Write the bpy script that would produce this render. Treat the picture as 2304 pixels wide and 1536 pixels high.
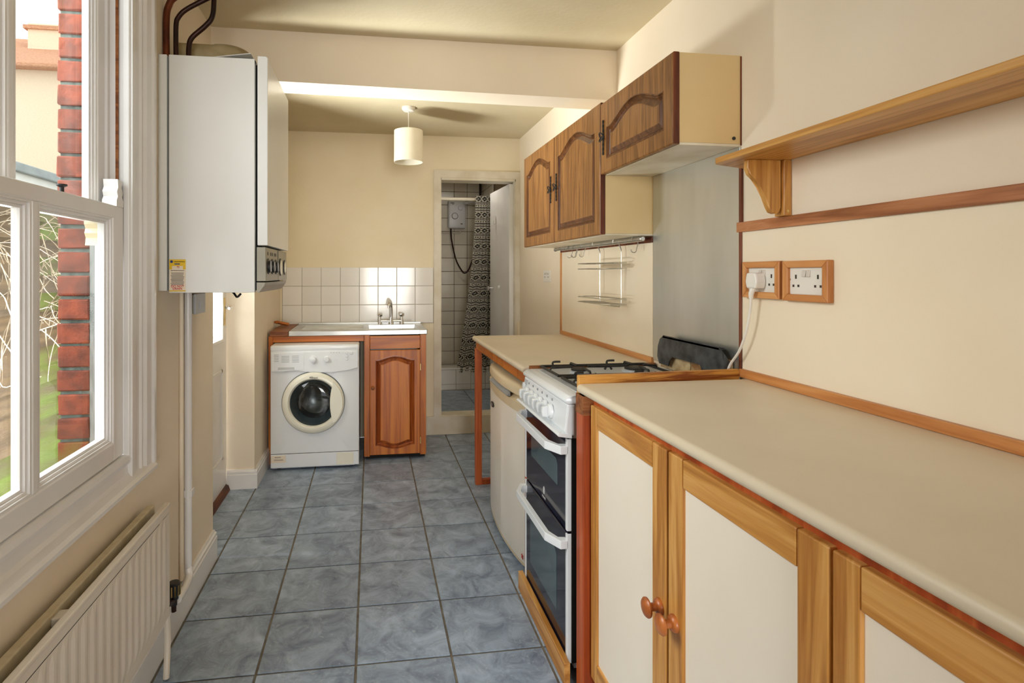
import bpy, bmesh, math, random
from mathutils import Vector, Matrix
R = math.radians
rnd = random.Random(7)
for o in list(bpy.data.objects): bpy.data.objects.remove(o)
scene = bpy.context.scene
COL = scene.collection

# ------------------------------------------------------------------ camera
EYE = 1.3354
cam = bpy.data.cameras.new('camera')
cam.sensor_width = 36.0
cam.lens = 1233.15 / 2304 * 36
cam.shift_x = (1152 - 1008.98) / 2304
cam.shift_y = (615.30 - 768) / 2304
cam.clip_start = 0.02
camo = bpy.data.objects.new('camera', cam)
camo.location = (0, 0, EYE)
camo.rotation_euler = (R(90), 0, -R(8.0238))
COL.objects.link(camo)
scene.camera = camo

# ------------------------------------------------------------------ light
world = bpy.data.worlds.new('overcast_sky'); scene.world = world
world.use_nodes = True
bg = world.node_tree.nodes['Background']
bg.inputs[0].default_value = (0.90, 0.95, 1.0, 1)
bg.inputs[1].default_value = 1.5

def area(name, loc, rot, sx, sy, watts, col):
    l = bpy.data.lights.new(name, 'AREA'); l.shape = 'RECTANGLE'
    l.size = sx; l.size_y = sy; l.energy = watts; l.color = col
    o = bpy.data.objects.new(name, l); o.location = loc; o.rotation_euler = rot
    COL.objects.link(o); return o
area('rear_fill', (0.35, -4.6, 1.35), (R(90), 0, 0), 1.6, 1.8, 112, (1.0, 0.97, 0.92))  # unseen lamp added behind the camera as frontal fill for the far end
area('window_daylight', (-1.85, 1.34, 2.45), (0, R(-55), 0), 1.6, 1.3, 60, (0.96, 0.98, 1.0))
area('garden_door_daylight', (-1.75, 3.14, 0.50), (0, R(-122), 0), 0.9, 0.8, 215, (0.97, 0.98, 1.0))
area('shower_room_fill', (0.95, 5.05, 2.38), (0, 0, 0), 0.25, 0.25, 2, (1.0, 0.95, 0.86))  # unseen weak fill added to brighten the shower room

vs = scene.view_settings
vs.view_transform = 'Standard'; vs.look = 'None'; vs.gamma = 1.0; vs.use_curve_mapping = False
vs.exposure = 0.62

# ------------------------------------------------------------------ materials
def srgb(r, g, b):
    f = lambda v: (v/255/12.92) if v/255 <= 0.04045 else ((v/255+0.055)/1.055)**2.4
    return (f(r), f(g), f(b), 1)
MATS = {}
def base(name):
    m = bpy.data.materials.new(name); m.use_nodes = True
    nt = m.node_tree; b = nt.nodes['Principled BSDF']
    MATS[name] = m
    return m, nt, b
def N(nt, t, **kw):
    n = nt.nodes.new(t)
    for k, v in kw.items(): setattr(n, k, v)
    return n
def plain(name, c1, c2=None, scale=6, rough=.5, metal=0, bump=0, bscale=60, detail=4, stretch=(1,1,1), spec=.5, rnd_amt=0):
    m, nt, b = base(name); L = nt.links.new
    b.inputs['Roughness'].default_value = rough; b.inputs['Metallic'].default_value = metal
    b.inputs['Specular IOR Level'].default_value = spec
    tc = N(nt, 'ShaderNodeTexCoord'); mp = N(nt, 'ShaderNodeMapping'); mp.inputs['Scale'].default_value = stretch
    L(tc.outputs['Object'], mp.inputs[0])
    c2 = c2 or c1
    no = N(nt, 'ShaderNodeTexNoise'); no.inputs['Scale'].default_value = scale; no.inputs['Detail'].default_value = detail
    L(mp.outputs[0], no.inputs['Vector'])
    rp = N(nt, 'ShaderNodeValToRGB'); rp.color_ramp.elements[0].position = .35; rp.color_ramp.elements[1].position = .65
    rp.color_ramp.elements[0].color = c1; rp.color_ramp.elements[1].color = c2
    L(no.outputs[0], rp.inputs[0])
    out = rp.outputs[0]
    if rnd_amt:
        oi = N(nt, 'ShaderNodeObjectInfo'); hs = N(nt, 'ShaderNodeHueSaturation'); mr = N(nt, 'ShaderNodeMapRange')
        mr.inputs[3].default_value = 1-rnd_amt; mr.inputs[4].default_value = 1+rnd_amt
        L(oi.outputs['Random'], mr.inputs[0]); L(mr.outputs[0], hs.inputs['Value']); L(out, hs.inputs['Color']); out = hs.outputs[0]
    L(out, b.inputs['Base Color'])
    if bump:
        n2 = N(nt, 'ShaderNodeTexNoise'); n2.inputs['Scale'].default_value = bscale; n2.inputs['Detail'].default_value = 3
        L(mp.outputs[0], n2.inputs['Vector'])
        bp = N(nt, 'ShaderNodeBump'); bp.inputs['Strength'].default_value = bump; bp.inputs['Distance'].default_value = .004
        L(n2.outputs[0], bp.inputs['Height']); L(bp.outputs[0], b.inputs['Normal'])
    return m
def wood(name, dark, mid, light, axis='Z', scale=14, rough=.38, knots=.0, contrast=1.0):
    m, nt, b = base(name); L = nt.links.new
    b.inputs['Roughness'].default_value = rough
    tc = N(nt, 'ShaderNodeTexCoord'); mp = N(nt, 'ShaderNodeMapping')
    s = {'X': (.06, 1, 1), 'Y': (1, .06, 1), 'Z': (1, 1, .06)}[axis]
    mp.inputs['Scale'].default_value = s
    oi = N(nt, 'ShaderNodeObjectInfo'); vm = N(nt, 'ShaderNodeVectorMath', operation='MULTIPLY_ADD')
    vm.inputs[1].default_value = (1, 1, 1)
    cb = N(nt, 'ShaderNodeCombineXYZ'); ml = N(nt, 'ShaderNodeMath', operation='MULTIPLY'); ml.inputs[1].default_value = 7.3
    L(oi.outputs['Random'], ml.inputs[0])
    for i in range(3): L(ml.outputs[0], cb.inputs[i])
    L(tc.outputs['Object'], vm.inputs[0]); L(cb.outputs[0], vm.inputs[2]); L(vm.outputs[0], mp.inputs[0])
    n1 = N(nt, 'ShaderNodeTexNoise'); n1.inputs['Scale'].default_value = scale*1.2; n1.inputs['Detail'].default_value = 5
    n1.inputs['Distortion'].default_value = 1.6
    n2 = N(nt, 'ShaderNodeTexNoise'); n2.inputs['Scale'].default_value = scale*9; n2.inputs['Detail'].default_value = 4
    L(mp.outputs[0], n1.inputs['Vector']); L(mp.outputs[0], n2.inputs['Vector'])
    mm = N(nt, 'ShaderNodeMath', operation='MULTIPLY'); mm.inputs[1].default_value = 5.0
    fr = N(nt, 'ShaderNodeMath', operation='PINGPONG'); fr.inputs[1].default_value = 1.0
    L(n1.outputs[0], mm.inputs[0]); L(mm.outputs[0], fr.inputs[0])
    mx = N(nt, 'ShaderNodeMix', data_type='FLOAT'); mx.inputs[0].default_value = .42
    L(fr.outputs[0], mx.inputs[2]); L(n2.outputs[0], mx.inputs[3])
    rp = N(nt, 'ShaderNodeValToRGB'); e = rp.color_ramp.elements
    e[0].position = .5-.38*contrast; e[0].color = dark; e[1].position = .5+.34*contrast; e[1].color = light
    q = e.new(.5); q.color = mid
    L(mx.outputs[0], rp.inputs[0])
    out = rp.outputs[0]
    if knots:
        vo = N(nt, 'ShaderNodeTexVoronoi'); vo.inputs['Scale'].default_value = knots
        m2 = N(nt, 'ShaderNodeMapping'); m2.inputs['Scale'].default_value = {'X': (.35, 1, 1), 'Y': (1, .35, 1), 'Z': (1, 1, .35)}[axis]
        L(vm.outputs[0], m2.inputs[0]); L(m2.outputs[0], vo.inputs['Vector'])
        r2 = N(nt, 'ShaderNodeValToRGB'); r2.color_ramp.elements[0].position = .03; r2.color_ramp.elements[1].position = .12
        r2.color_ramp.elements[0].color = (1, 1, 1, 1); r2.color_ramp.elements[1].color = (0, 0, 0, 1)
        L(vo.outputs['Distance'], r2.inputs[0])
        mk = N(nt, 'ShaderNodeMix', data_type='RGBA'); L(r2.outputs[0], mk.inputs[0]); L(out, mk.inputs[6])
        mk.inputs[7].default_value = tuple(v*.35 for v in dark[:3]) + (1,)
        out = mk.outputs[2]
    L(out, b.inputs['Base Color'])
    bp = N(nt, 'ShaderNodeBump'); bp.inputs['Strength'].default_value = .12; bp.inputs['Distance'].default_value = .002
    L(mx.outputs[0], bp.inputs['Height']); L(bp.outputs[0], b.inputs['Normal'])
    return m
def glass(name, tint=(1, 1, 1, 1), amt=.9, rough=.0):
    m = bpy.data.materials.new(name); m.use_nodes = True; MATS[name] = m
    nt = m.node_tree; nt.nodes.clear(); L = nt.links.new
    out = N(nt, 'ShaderNodeOutputMaterial'); tr = N(nt, 'ShaderNodeBsdfTransparent'); gl = N(nt, 'ShaderNodeBsdfGlossy')
    tr.inputs[0].default_value = tint; gl.inputs['Roughness'].default_value = rough
    fr = N(nt, 'ShaderNodeLayerWeight'); pw = N(nt, 'ShaderNodeMath', operation='POWER'); pw.inputs[1].default_value = 5.0
    mu = N(nt, 'ShaderNodeMath', operation='MULTIPLY_ADD'); mu.inputs[1].default_value = amt; mu.inputs[2].default_value = .045
    mx = N(nt, 'ShaderNodeMixShader'); L(fr.outputs['Facing'], pw.inputs[0]); L(pw.outputs[0], mu.inputs[0]); L(mu.outputs[0], mx.inputs[0])
    L(tr.outputs[0], mx.inputs[1]); L(gl.outputs[0], mx.inputs[2]); L(mx.outputs[0], out.inputs[0])
    return m

plain('wall', srgb(236, 220, 195), srgb(240, 226, 203), 2.0, .62, bump=.10, bscale=70)
plain('wall_cream', srgb(236, 222, 190), srgb(240, 227, 199), 3, .6, bump=.22, bscale=45)
plain('ceiling', srgb(212, 198, 166), srgb(200, 184, 148), 1.6, .75, bump=.25, bscale=55)
plain('panel', srgb(240, 224, 196), srgb(244, 230, 206), 2.5, .22, bump=.03, bscale=10)
plain('white_paint', srgb(238, 235, 233), srgb(231, 228, 224), 4, .2, bump=.05, bscale=20)
plain('old_white', srgb(226, 218, 200), srgb(212, 200, 176), 7, .4, bump=.08, bscale=18)
plain('radiator_white', srgb(232, 222, 206), srgb(226, 214, 196), 5, .35)
plain('rust_dust', srgb(216, 203, 174), srgb(202, 186, 152), 30, .6)
plain('appliance', srgb(236, 238, 240), srgb(232, 235, 238), 3, .22)
plain('boiler_white', srgb(236, 236, 232), srgb(228, 228, 224), 1.5, .24)
plain('boiler_grey', srgb(160, 155, 140), srgb(150, 146, 132), 6, .35, metal=.3)
plain('ivory', srgb(240, 236, 220), srgb(234, 230, 212), 5, .25)
plain('fridge_white', srgb(240, 232, 220), srgb(236, 227, 213), 3, .3)
plain('fridge_trim', srgb(228, 208, 172), srgb(220, 198, 160), 6, .3)
plain('black', srgb(22, 22, 24), srgb(30, 30, 32), 12, .35)
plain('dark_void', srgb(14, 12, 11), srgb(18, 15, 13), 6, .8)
plain('black_iron', srgb(28, 27, 26), srgb(45, 42, 38), 60, .55, bump=.2, bscale=200)
plain('burnt_black', srgb(40, 42, 44), srgb(75, 78, 80), 22, .4, bump=.2, bscale=60)
plain('burnt_tile', srgb(228, 205, 160), srgb(150, 105, 60), 16, .4)
plain('chrome', srgb(225, 225, 225), srgb(215, 215, 215), 5, .10, metal=1)
plain('wire', srgb(206, 204, 196), srgb(186, 184, 176), 20, .3, metal=.85)
plain('steel', srgb(226, 228, 226), srgb(200, 203, 200), 3.5, .36, metal=.92, stretch=(1, 1, .25), bump=.06, bscale=12)
plain('sink_steel', srgb(205, 205, 202), srgb(185, 186, 182), 6, .28, metal=1)
plain('brass', srgb(225, 200, 140), srgb(200, 175, 110), 20, .3, metal=1)
plain('copper', srgb(120, 58, 26), srgb(70, 32, 18), 14, .38, metal=.55)
plain('copper_dark', srgb(58, 28, 18), srgb(32, 18, 14), 14, .4, metal=.5)
plain('flue', srgb(196, 180, 140), srgb(150, 130, 90), 9, .55)
plain('worktop', srgb(216, 201, 174), srgb(222, 207, 182), 4, .38)
plain('worktop_edge', srgb(236, 224, 202), srgb(240, 229, 209), 4, .3)
plain('laminate_cab', srgb(226, 200, 148), srgb(220, 190, 136), 2.5, .5)
plain('laminate_under', srgb(232, 222, 200), srgb(206, 190, 158), 5, .5)
plain('door_panel', srgb(243, 230, 210), srgb(246, 234, 216), 3, .4)
plain('plastic_white', srgb(235, 230, 222), srgb(230, 224, 214), 8, .3)
plain('socket_shadow', srgb(60, 45, 35), srgb(50, 38, 30), 8, .6)
plain('switch_grey', srgb(215, 205, 195), srgb(208, 198, 188), 8, .3)
plain('shade', srgb(232, 224, 204), srgb(226, 217, 196), 12, .8)
plain('paper', srgb(220, 218, 214), srgb(205, 203, 200), 9, .7)
plain('sticker_yellow', srgb(238, 198, 40), srgb(232, 188, 30), 12, .5)
plain('sticker_cream', srgb(240, 226, 204), srgb(236, 220, 198), 12, .5)
plain('ink_red', srgb(205, 50, 45), None, 5, .5)
plain('ink_blue', srgb(30, 60, 130), None, 5, .5)
plain('ink_dark', srgb(60, 55, 52), None, 5, .5)
plain('ink_grey', srgb(150, 152, 155), None, 5, .5)
plain('ink_white', srgb(235, 235, 235), None, 5, .5)
plain('oven_glass', srgb(22, 22, 38), srgb(26, 26, 44), 3, .08)
plain('oven_window', srgb(66, 82, 88), srgb(78, 96, 102), 3, .12)
plain('oven_grey', srgb(196, 198, 200), srgb(186, 188, 190), 5, .3)
plain('drum', srgb(120, 118, 114), srgb(70, 68, 66), 26, .25, metal=.9)
plain('rubber', srgb(70, 80, 84), srgb(88, 98, 100), 12, .35)
plain('grout', srgb(126, 118, 104), srgb(98, 88, 74), 20, .8)
plain('wall_grout', srgb(196, 188, 172), srgb(180, 170, 152), 20, .8)
plain('shower_grout', srgb(96, 84, 62), srgb(84, 72, 52), 20, .8)
plain('white_tile', srgb(238, 234, 228), srgb(234, 229, 222), 4, .10, bump=.04, bscale=8, rnd_amt=.03)
plain('shower_tile', srgb(214, 206, 190), srgb(206, 197, 180), 4, .18, rnd_amt=.03)
plain('shower_body', srgb(206, 206, 206), srgb(198, 198, 198), 5, .35)
plain('threshold', srgb(110, 58, 30), srgb(60, 30, 18), 18, .6, stretch=(1, .3, 1), bump=.3, bscale=60)
plain('mortar', srgb(112, 122, 114), srgb(78, 86, 80), 30, .9, bump=.5, bscale=80)
plain('brick', srgb(136, 66, 44), srgb(100, 52, 38), 22, .85, bump=.5, bscale=70, rnd_amt=.15)
plain('brick_moss', srgb(104, 84, 34), srgb(112, 50, 32), 14, .9, bump=.5, bscale=70, rnd_amt=.12)
plain('stone_reveal', srgb(128, 128, 124), srgb(104, 106, 102), 18, .8)
plain('outer_cream', srgb(226, 212, 180), srgb(216, 200, 164), 8, .6)
plain('fence', srgb(88, 72, 52), srgb(58, 46, 33), 8, .85, stretch=(1, .2, 3), bump=.4, bscale=50, rnd_amt=.15)
plain('fence_moss', srgb(76, 92, 30), srgb(70, 62, 40), 5, .9, stretch=(1, .3, 2), bump=.4, bscale=50, rnd_amt=.12)
plain('post_moss', srgb(100, 110, 62), srgb(84, 80, 52), 5, .9, stretch=(1, 1, .3))
plain('patio', srgb(140, 134, 112), srgb(106, 100, 78), 7, .9, bump=.4, bscale=40)
plain('twig', srgb(122, 108, 90), srgb(92, 80, 64), 20, .9)
plain('neighbour_wall', srgb(236, 214, 184), srgb(228, 200, 166), 30, .9, stretch=(1, 1, 4))
plain('neighbour_roof', srgb(206, 150, 112), srgb(180, 122, 88), 26, .9, stretch=(1, 1, 2))
plain('render_white', srgb(232, 230, 222), srgb(222, 220, 210), 5, .8)
plain('lead', srgb(150, 156, 154), srgb(132, 138, 136), 9, .7)
OAK = [srgb(104, 66, 32), srgb(140, 93, 47), srgb(158, 110, 60)]
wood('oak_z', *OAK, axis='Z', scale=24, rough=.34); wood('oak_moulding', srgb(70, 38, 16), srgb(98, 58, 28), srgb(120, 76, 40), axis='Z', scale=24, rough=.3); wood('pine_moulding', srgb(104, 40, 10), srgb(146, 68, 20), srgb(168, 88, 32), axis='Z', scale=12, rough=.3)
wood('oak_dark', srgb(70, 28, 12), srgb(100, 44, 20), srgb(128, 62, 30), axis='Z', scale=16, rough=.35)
PIN = [srgb(154, 76, 16), srgb(190, 104, 26), srgb(206, 124, 40)]
wood('pine_red_z', *PIN, axis='Z', scale=9, rough=.32, knots=4.0); wood('pine_red_x', *PIN, axis='X', scale=9, rough=.32, knots=4.0)
wood('pine_red_y', *PIN, axis='Y', scale=9, rough=.35, knots=4.0)
LOK = [srgb(166, 104, 40), srgb(204, 144, 70), srgb(222, 168, 96)]
wood('light_oak_z', *LOK, axis='Z', scale=14, rough=.34); wood('light_oak_y', *LOK, axis='Y', scale=14, rough=.34)
TRM = [srgb(176, 106, 52), srgb(204, 138, 78), srgb(220, 160, 100)]
wood('trim_y', *TRM, axis='Y', scale=10, rough=.36); wood('trim_z', *TRM, axis='Z', scale=10, rough=.36)
wood('strip_x', srgb(134, 66, 18), srgb(206, 142, 62), srgb(224, 164, 84), axis='X', scale=16, rough=.34, contrast=.7)
wood('dado_y', srgb(130, 74, 36), srgb(170, 106, 62), srgb(194, 132, 88), axis='Y', scale=18, rough=.4)
PSH = [srgb(158, 98, 34), srgb(204, 148, 74), srgb(222, 174, 104)]
wood('pine_y', *PSH, axis='Y', scale=12, rough=.36, knots=3.2); wood('pine_z', *PSH, axis='Z', scale=12, rough=.36, knots=3.0)
wood('knob_wood', srgb(140, 68, 24), srgb(178, 100, 46), srgb(194, 116, 58), axis='X', scale=8, rough=.3)
wood('post_red', srgb(140, 54, 18), srgb(180, 78, 30), srgb(202, 104, 50), axis='Z', scale=10, rough=.36)
wood('end_grain', srgb(96, 48, 18), srgb(140, 80, 36), srgb(164, 104, 56), axis='X', scale=22, rough=.5)
glass('pane_glass', (.97, .99, .98, 1), .85)
glass('washer_glass', (.62, .68, .71, 1), 1.0)

def floor_tile_mat():
    m, nt, b = base('floor_tile'); L = nt.links.new
    tc = N(nt, 'ShaderNodeTexCoord'); oi = N(nt, 'ShaderNodeObjectInfo')
    cb = N(nt, 'ShaderNodeVectorMath', operation='MULTIPLY_ADD'); cb.inputs[1].default_value = (1, 1, 1)
    sc = N(nt, 'ShaderNodeVectorMath', operation='SCALE'); sc.inputs[0].default_value = (9.1, 5.7, 3.3)
    L(oi.outputs['Random'], sc.inputs['Scale']); L(tc.outputs['Object'], cb.inputs[0]); L(sc.outputs[0], cb.inputs[2])
    n1 = N(nt, 'ShaderNodeTexNoise'); n1.inputs['Scale'].default_value = 9; n1.inputs['Detail'].default_value = 9; n1.inputs['Roughness'].default_value = .68
    n1.inputs['Distortion'].default_value = .8
    n2 = N(nt, 'ShaderNodeTexNoise'); n2.inputs['Scale'].default_value = 34; n2.inputs['Detail'].default_value = 6; n2.inputs['Distortion'].default_value = 2.2
    L(cb.outputs[0], n1.inputs['Vector']); L(cb.outputs[0], n2.inputs['Vector'])
    rp = N(nt, 'ShaderNodeValToRGB'); e = rp.color_ramp.elements
    e[0].position = .30; e[0].color = srgb(98, 111, 132); e[1].position = .72; e[1].color = srgb(180, 197, 216)
    L(n1.outputs[0], rp.inputs[0])
    r2 = N(nt, 'ShaderNodeValToRGB'); r2.color_ramp.elements[0].position = .60; r2.color_ramp.elements[1].position = .72
    r2.color_ramp.elements[0].color = (0, 0, 0, 1); r2.color_ramp.elements[1].color = (.55, .55, .55, 1)
    L(n2.outputs[0], r2.inputs[0])
    mx = N(nt, 'ShaderNodeMix', data_type='RGBA'); L(r2.outputs[0], mx.inputs[0]); L(rp.outputs[0], mx.inputs[6]); mx.inputs[7].default_value = srgb(188, 197, 204)
    hs = N(nt, 'ShaderNodeHueSaturation'); mr = N(nt, 'ShaderNodeMapRange'); mr.inputs[3].default_value = .88; mr.inputs[4].default_value = 1.1
    L(oi.outputs['Random'], mr.inputs[0]); L(mr.outputs[0], hs.inputs['Value']); L(mx.outputs[2], hs.inputs['Color'])
    L(hs.outputs[0], b.inputs['Base Color']); b.inputs['Roughness'].default_value = .36
    bp = N(nt, 'ShaderNodeBump'); bp.inputs['Strength'].default_value = .28; bp.inputs['Distance'].default_value = .004
    L(n1.outputs[0], bp.inputs['Height']); L(bp.outputs[0], b.inputs['Normal'])
floor_tile_mat()

def curtain_mat():
    m, nt, b = base('curtain'); L = nt.links.new
    b.inputs['Roughness'].default_value = .7
    uv = N(nt, 'ShaderNodeUVMap'); sp = N(nt, 'ShaderNodeSeparateXYZ'); L(uv.outputs[0], sp.inputs[0])
    def M(op, a, bb=None, cc=None):
        n = N(nt, 'ShaderNodeMath', operation=op)
        for i, v in enumerate((a, bb, cc)):
            if v is None: continue
            if isinstance(v, (int, float)): n.inputs[i].default_value = v
            else: L(v, n.inputs[i])
        return n.outputs[0]
    u, v = sp.outputs[0], sp.outputs[1]
    p = M('FRACT', M('MULTIPLY', v, 6.2))                       # one repeat of the print, 16 cm
    def band(lo, hi): return M('MULTIPLY', M('GREATER_THAN', p, lo), M('LESS_THAN', p, hi))
    fu = M('ABSOLUTE', M('SUBTRACT', M('FRACT', M('MULTIPLY', u, 16)), .5))
    # diamonds between .02 and .36
    fv = M('ABSOLUTE', M('SUBTRACT', M('DIVIDE', M('SUBTRACT', p, .02), .34), .5))
    dsum = M('ADD', fu, fv)
    dia = M('MULTIPLY', band(.02, .36), M('MULTIPLY', M('LESS_THAN', dsum, .46), M('GREATER_THAN', dsum, .16)))
    tri = M('MULTIPLY', band(.02, .36), M('GREATER_THAN', dsum, .74))
    st = band(.40, .44)
    for lo, hi in ((.49, .53), (.72, .78), (.82, .84), (.90, .95)): st = M('MAXIMUM', st, band(lo, hi))
    gu = M('ABSOLUTE', M('SUBTRACT', M('FRACT', M('MULTIPLY', u, 34)), .5))
    gv = M('ABSOLUTE', M('SUBTRACT', M('DIVIDE', M('SUBTRACT', p, .56), .13), .5))
    dots = M('MULTIPLY', band(.56, .69), M('LESS_THAN', M('ADD', gu, gv), .36))
    allm = M('MAXIMUM', M('MAXIMUM', dia, tri), M('MAXIMUM', st, dots))
    mx = N(nt, 'ShaderNodeMix', data_type='RGBA'); L(allm, mx.inputs[0])
    mx.inputs[6].default_value = srgb(242, 236, 222); mx.inputs[7].default_value = srgb(44, 42, 42)
    L(mx.outputs[2], b.inputs['Base Color'])
curtain_mat()

# ------------------------------------------------------------------ builders
def obj(name, bm, m, parent=None, smooth=False):
    bmesh.ops.recalc_face_normals(bm, faces=bm.faces[:])
    me = bpy.data.meshes.new(name)
    if parent is not None:
        off = WORLD.get(parent.name, Vector((0, 0, 0)))
        bmesh.ops.translate(bm, verts=bm.verts[:], vec=-off)
    else: off = Vector((0, 0, 0))
    bm.to_mesh(me); bm.free()
    if smooth:
        for p in me.polygons: p.use_smooth = True
        try: me.set_sharp_from_angle(angle=R(40))
        except Exception: pass
    me.materials.append(MATS[m])
    o = bpy.data.objects.new(name, me); COL.objects.link(o)
    if parent is not None: o.parent = parent
    WORLD[o.name] = off
    return o
WORLD = {}
def tag(o, label, cat, group=None):
    o['label'] = label; o['category'] = cat
    if group: o['group'] = group
    return o
def thing(name, label, cat, loc=(0, 0, 0), group=None):
    o = bpy.data.objects.new(name, None); COL.objects.link(o); o.location = loc; o.empty_display_size = .05
    WORLD[o.name] = Vector(loc)
    return tag(o, label, cat, group)
def struct(name, bm, m, label=None, smooth=False):
    o = obj(name, bm, m, smooth=smooth); o['kind'] = 'structure'
    if label: o['label'] = label
    return o
def single(name, bm, m, label, cat, group=None, smooth=False, origin=None):
    """one-mesh thing with its origin at its base centre"""
    lo = Vector([min(v.co[i] for v in bm.verts) for i in range(3)]); hi = Vector([max(v.co[i] for v in bm.verts) for i in range(3)])
    c = Vector(((lo.x+hi.x)/2, (lo.y+hi.y)/2, lo.z)) if origin is None else Vector(origin)
    bmesh.ops.translate(bm, verts=bm.verts[:], vec=-c)
    o = obj(name, bm, m, smooth=smooth); o.location = c; WORLD[o.name] = c
    return tag(o, label, cat, group)
def NB(): return bmesh.new()
def merge(dst, src):
    me = bpy.data.meshes.new('tmp'); src.to_mesh(me); src.free(); dst.from_mesh(me); bpy.data.meshes.remove(me)
def box(bm, x0, x1, y0, y1, z0, z1, bev=0, seg=2):
    b = bmesh.new()
    v = [b.verts.new((x, y, z)) for x in (x0, x1) for y in (y0, y1) for z in (z0, z1)]
    for f in ((0, 1, 3, 2), (4, 6, 7, 5), (0, 4, 5, 1), (2, 3, 7, 6), (0, 2, 6, 4), (1, 5, 7, 3)): b.faces.new([v[i] for i in f])
    if bev: bmesh.ops.bevel(b, geom=b.edges[:], offset=bev, segments=seg, profile=.5, affect='EDGES')
    merge(bm, b); return bm
def B(*a, **k): return box(NB(), *a, **k)
def prism(bm, pts, axis, a0, a1, bev=0):
    """polygon in the two remaining axes, extruded along axis ('X': pts are (y,z); 'Y': (x,z); 'Z': (x,y))"""
    b = bmesh.new()
    def mk(p, a): return {'X': (a, p[0], p[1]), 'Y': (p[0], a, p[1]), 'Z': (p[0], p[1], a)}[axis]
    A = [b.verts.new(mk(p, a0)) for p in pts]; C = [b.verts.new(mk(p, a1)) for p in pts]
    b.faces.new(A); b.faces.new(C[::-1])
    for i in range(len(pts)): b.faces.new([A[i], A[(i+1) % len(pts)], C[(i+1) % len(pts)], C[i]])
    if bev: bmesh.ops.bevel(b, geom=b.edges[:], offset=bev, segments=2, profile=.5, affect='EDGES')
    merge(bm, b); return bm
def lathe(bm, prof, centre, axis='Z', n=32, sx=1, sy=1, caps=True):
    """prof: list of (r, h) along axis"""
    b = bmesh.new(); rings = []
    c = Vector(centre)
    for r, h in prof:
        ring = []
        for i in range(n):
            a = 2*math.pi*i/n; p, q = r*math.cos(a)*sx, r*math.sin(a)*sy
            d = {'Z': (p, q, h), 'Y': (p, h, q), 'X': (h, p, q)}[axis]
            ring.append(b.verts.new(c + Vector(d)))
        rings.append(ring)
    for A, C in zip(rings, rings[1:]):
        for i in range(n): b.faces.new([A[i], A[(i+1) % n], C[(i+1) % n], C[i]])
    if caps:
        if prof[0][0] > 1e-4: b.faces.new(rings[0])
        if prof[-1][0] > 1e-4: b.faces.new(rings[-1])
    bmesh.ops.remove_doubles(b, verts=b.verts[:], dist=1e-5)
    merge(bm, b); return bm
def smooth_path(pts, k=6):
    pts = [Vector(p) for p in pts]; out = []
    P = [pts[0]] + pts + [pts[-1]]
    for i in range(1, len(P)-2):
        for j in range(k):
            t = j/k; a, b_, c, d = P[i-1], P[i], P[i+1], P[i+2]
            out.append(.5*((2*b_) + (c-a)*t + (2*a-5*b_+4*c-d)*t*t + (3*b_-a-3*c+d)*t**3))
    return out + [pts[-1]]
def tube(bm, pts, r, n=8, closed=False):
    b = bmesh.new(); pts = [Vector(p) for p in pts]; rings = []
    m = len(pts); up = None
    for i, p in enumerate(pts):
        if closed: t = (pts[(i+1) % m] - pts[i-1])
        else: t = (pts[min(i+1, m-1)] - pts[max(i-1, 0)])
        t.normalize()
        if up is None:
            up = Vector((0, 0, 1)) if abs(t.z) < .9 else Vector((1, 0, 0))
        s = t.cross(up)
        if s.length < 1e-4: s = t.orthogonal()
        s.normalize(); up = s.cross(t).normalized()
        rr = r[i] if isinstance(r, (list, tuple)) else r
        rings.append([b.verts.new(p + s*math.cos(2*math.pi*k/n)*rr + up*math.sin(2*math.pi*k/n)*rr) for k in range(n)])
    for i in range(m if closed else m-1):
        A, C = rings[i], rings[(i+1) % m]
        for k in range(n): b.faces.new([A[k], A[(k+1) % n], C[(k+1) % n], C[k]])
    if not closed: b.faces.new(rings[0][::-1]); b.faces.new(rings[-1])
    merge(bm, b); return bm
def loft(bm, loops, cap=True, close_ring=True):
    b = bmesh.new(); V = [[b.verts.new(p) for p in l] for l in loops]; n = len(loops[0])
    for A, C in zip(V, V[1:]):
        for i in range(n if close_ring else n-1): b.faces.new([A[i], A[(i+1) % n], C[(i+1) % n], C[i]])
    if cap: b.faces.new(V[-1]); b.faces.new(V[0])
    merge(bm, b); return bm
def text_bm(s, size, place, bold=0):
    """built-in font outlines turned into a mesh; place maps (u, v) to a point; u, v in metres, centred"""
    cu = bpy.data.curves.new('t', 'FONT'); cu.body = s; cu.size = size; cu.align_x = 'CENTER'; cu.align_y = 'CENTER'; cu.offset = bold
    cu.resolution_u = 3
    to = bpy.data.objects.new('t', cu); COL.objects.link(to)
    dg = bpy.context.evaluated_depsgraph_get(); me = bpy.data.meshes.new_from_object(to.evaluated_get(dg))
    b = bmesh.new(); b.from_mesh(me)
    for v in b.verts: v.co = Vector(place(v.co.x, v.co.y))
    bpy.data.objects.remove(to); bpy.data.curves.remove(cu); bpy.data.meshes.remove(me)
    return b
def copy_tree(o, loc, label=None, parent=None):
    c = o.copy(); COL.objects.link(c); c.parent = parent
    if parent is None: c.location = loc
    if label: c['label'] = label
    for ch in list(o.children): copy_tree(ch, None, None, c)
    return c

# ------------------------------------------------------------------ room shell
XL, XR, YB, ZC, YF = -.735, 1.25, 4.53, 2.48, -1.45
WY0, WY1, WZ0, WZ1 = .90, 1.785, .775, 2.40       # sash window opening
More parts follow.
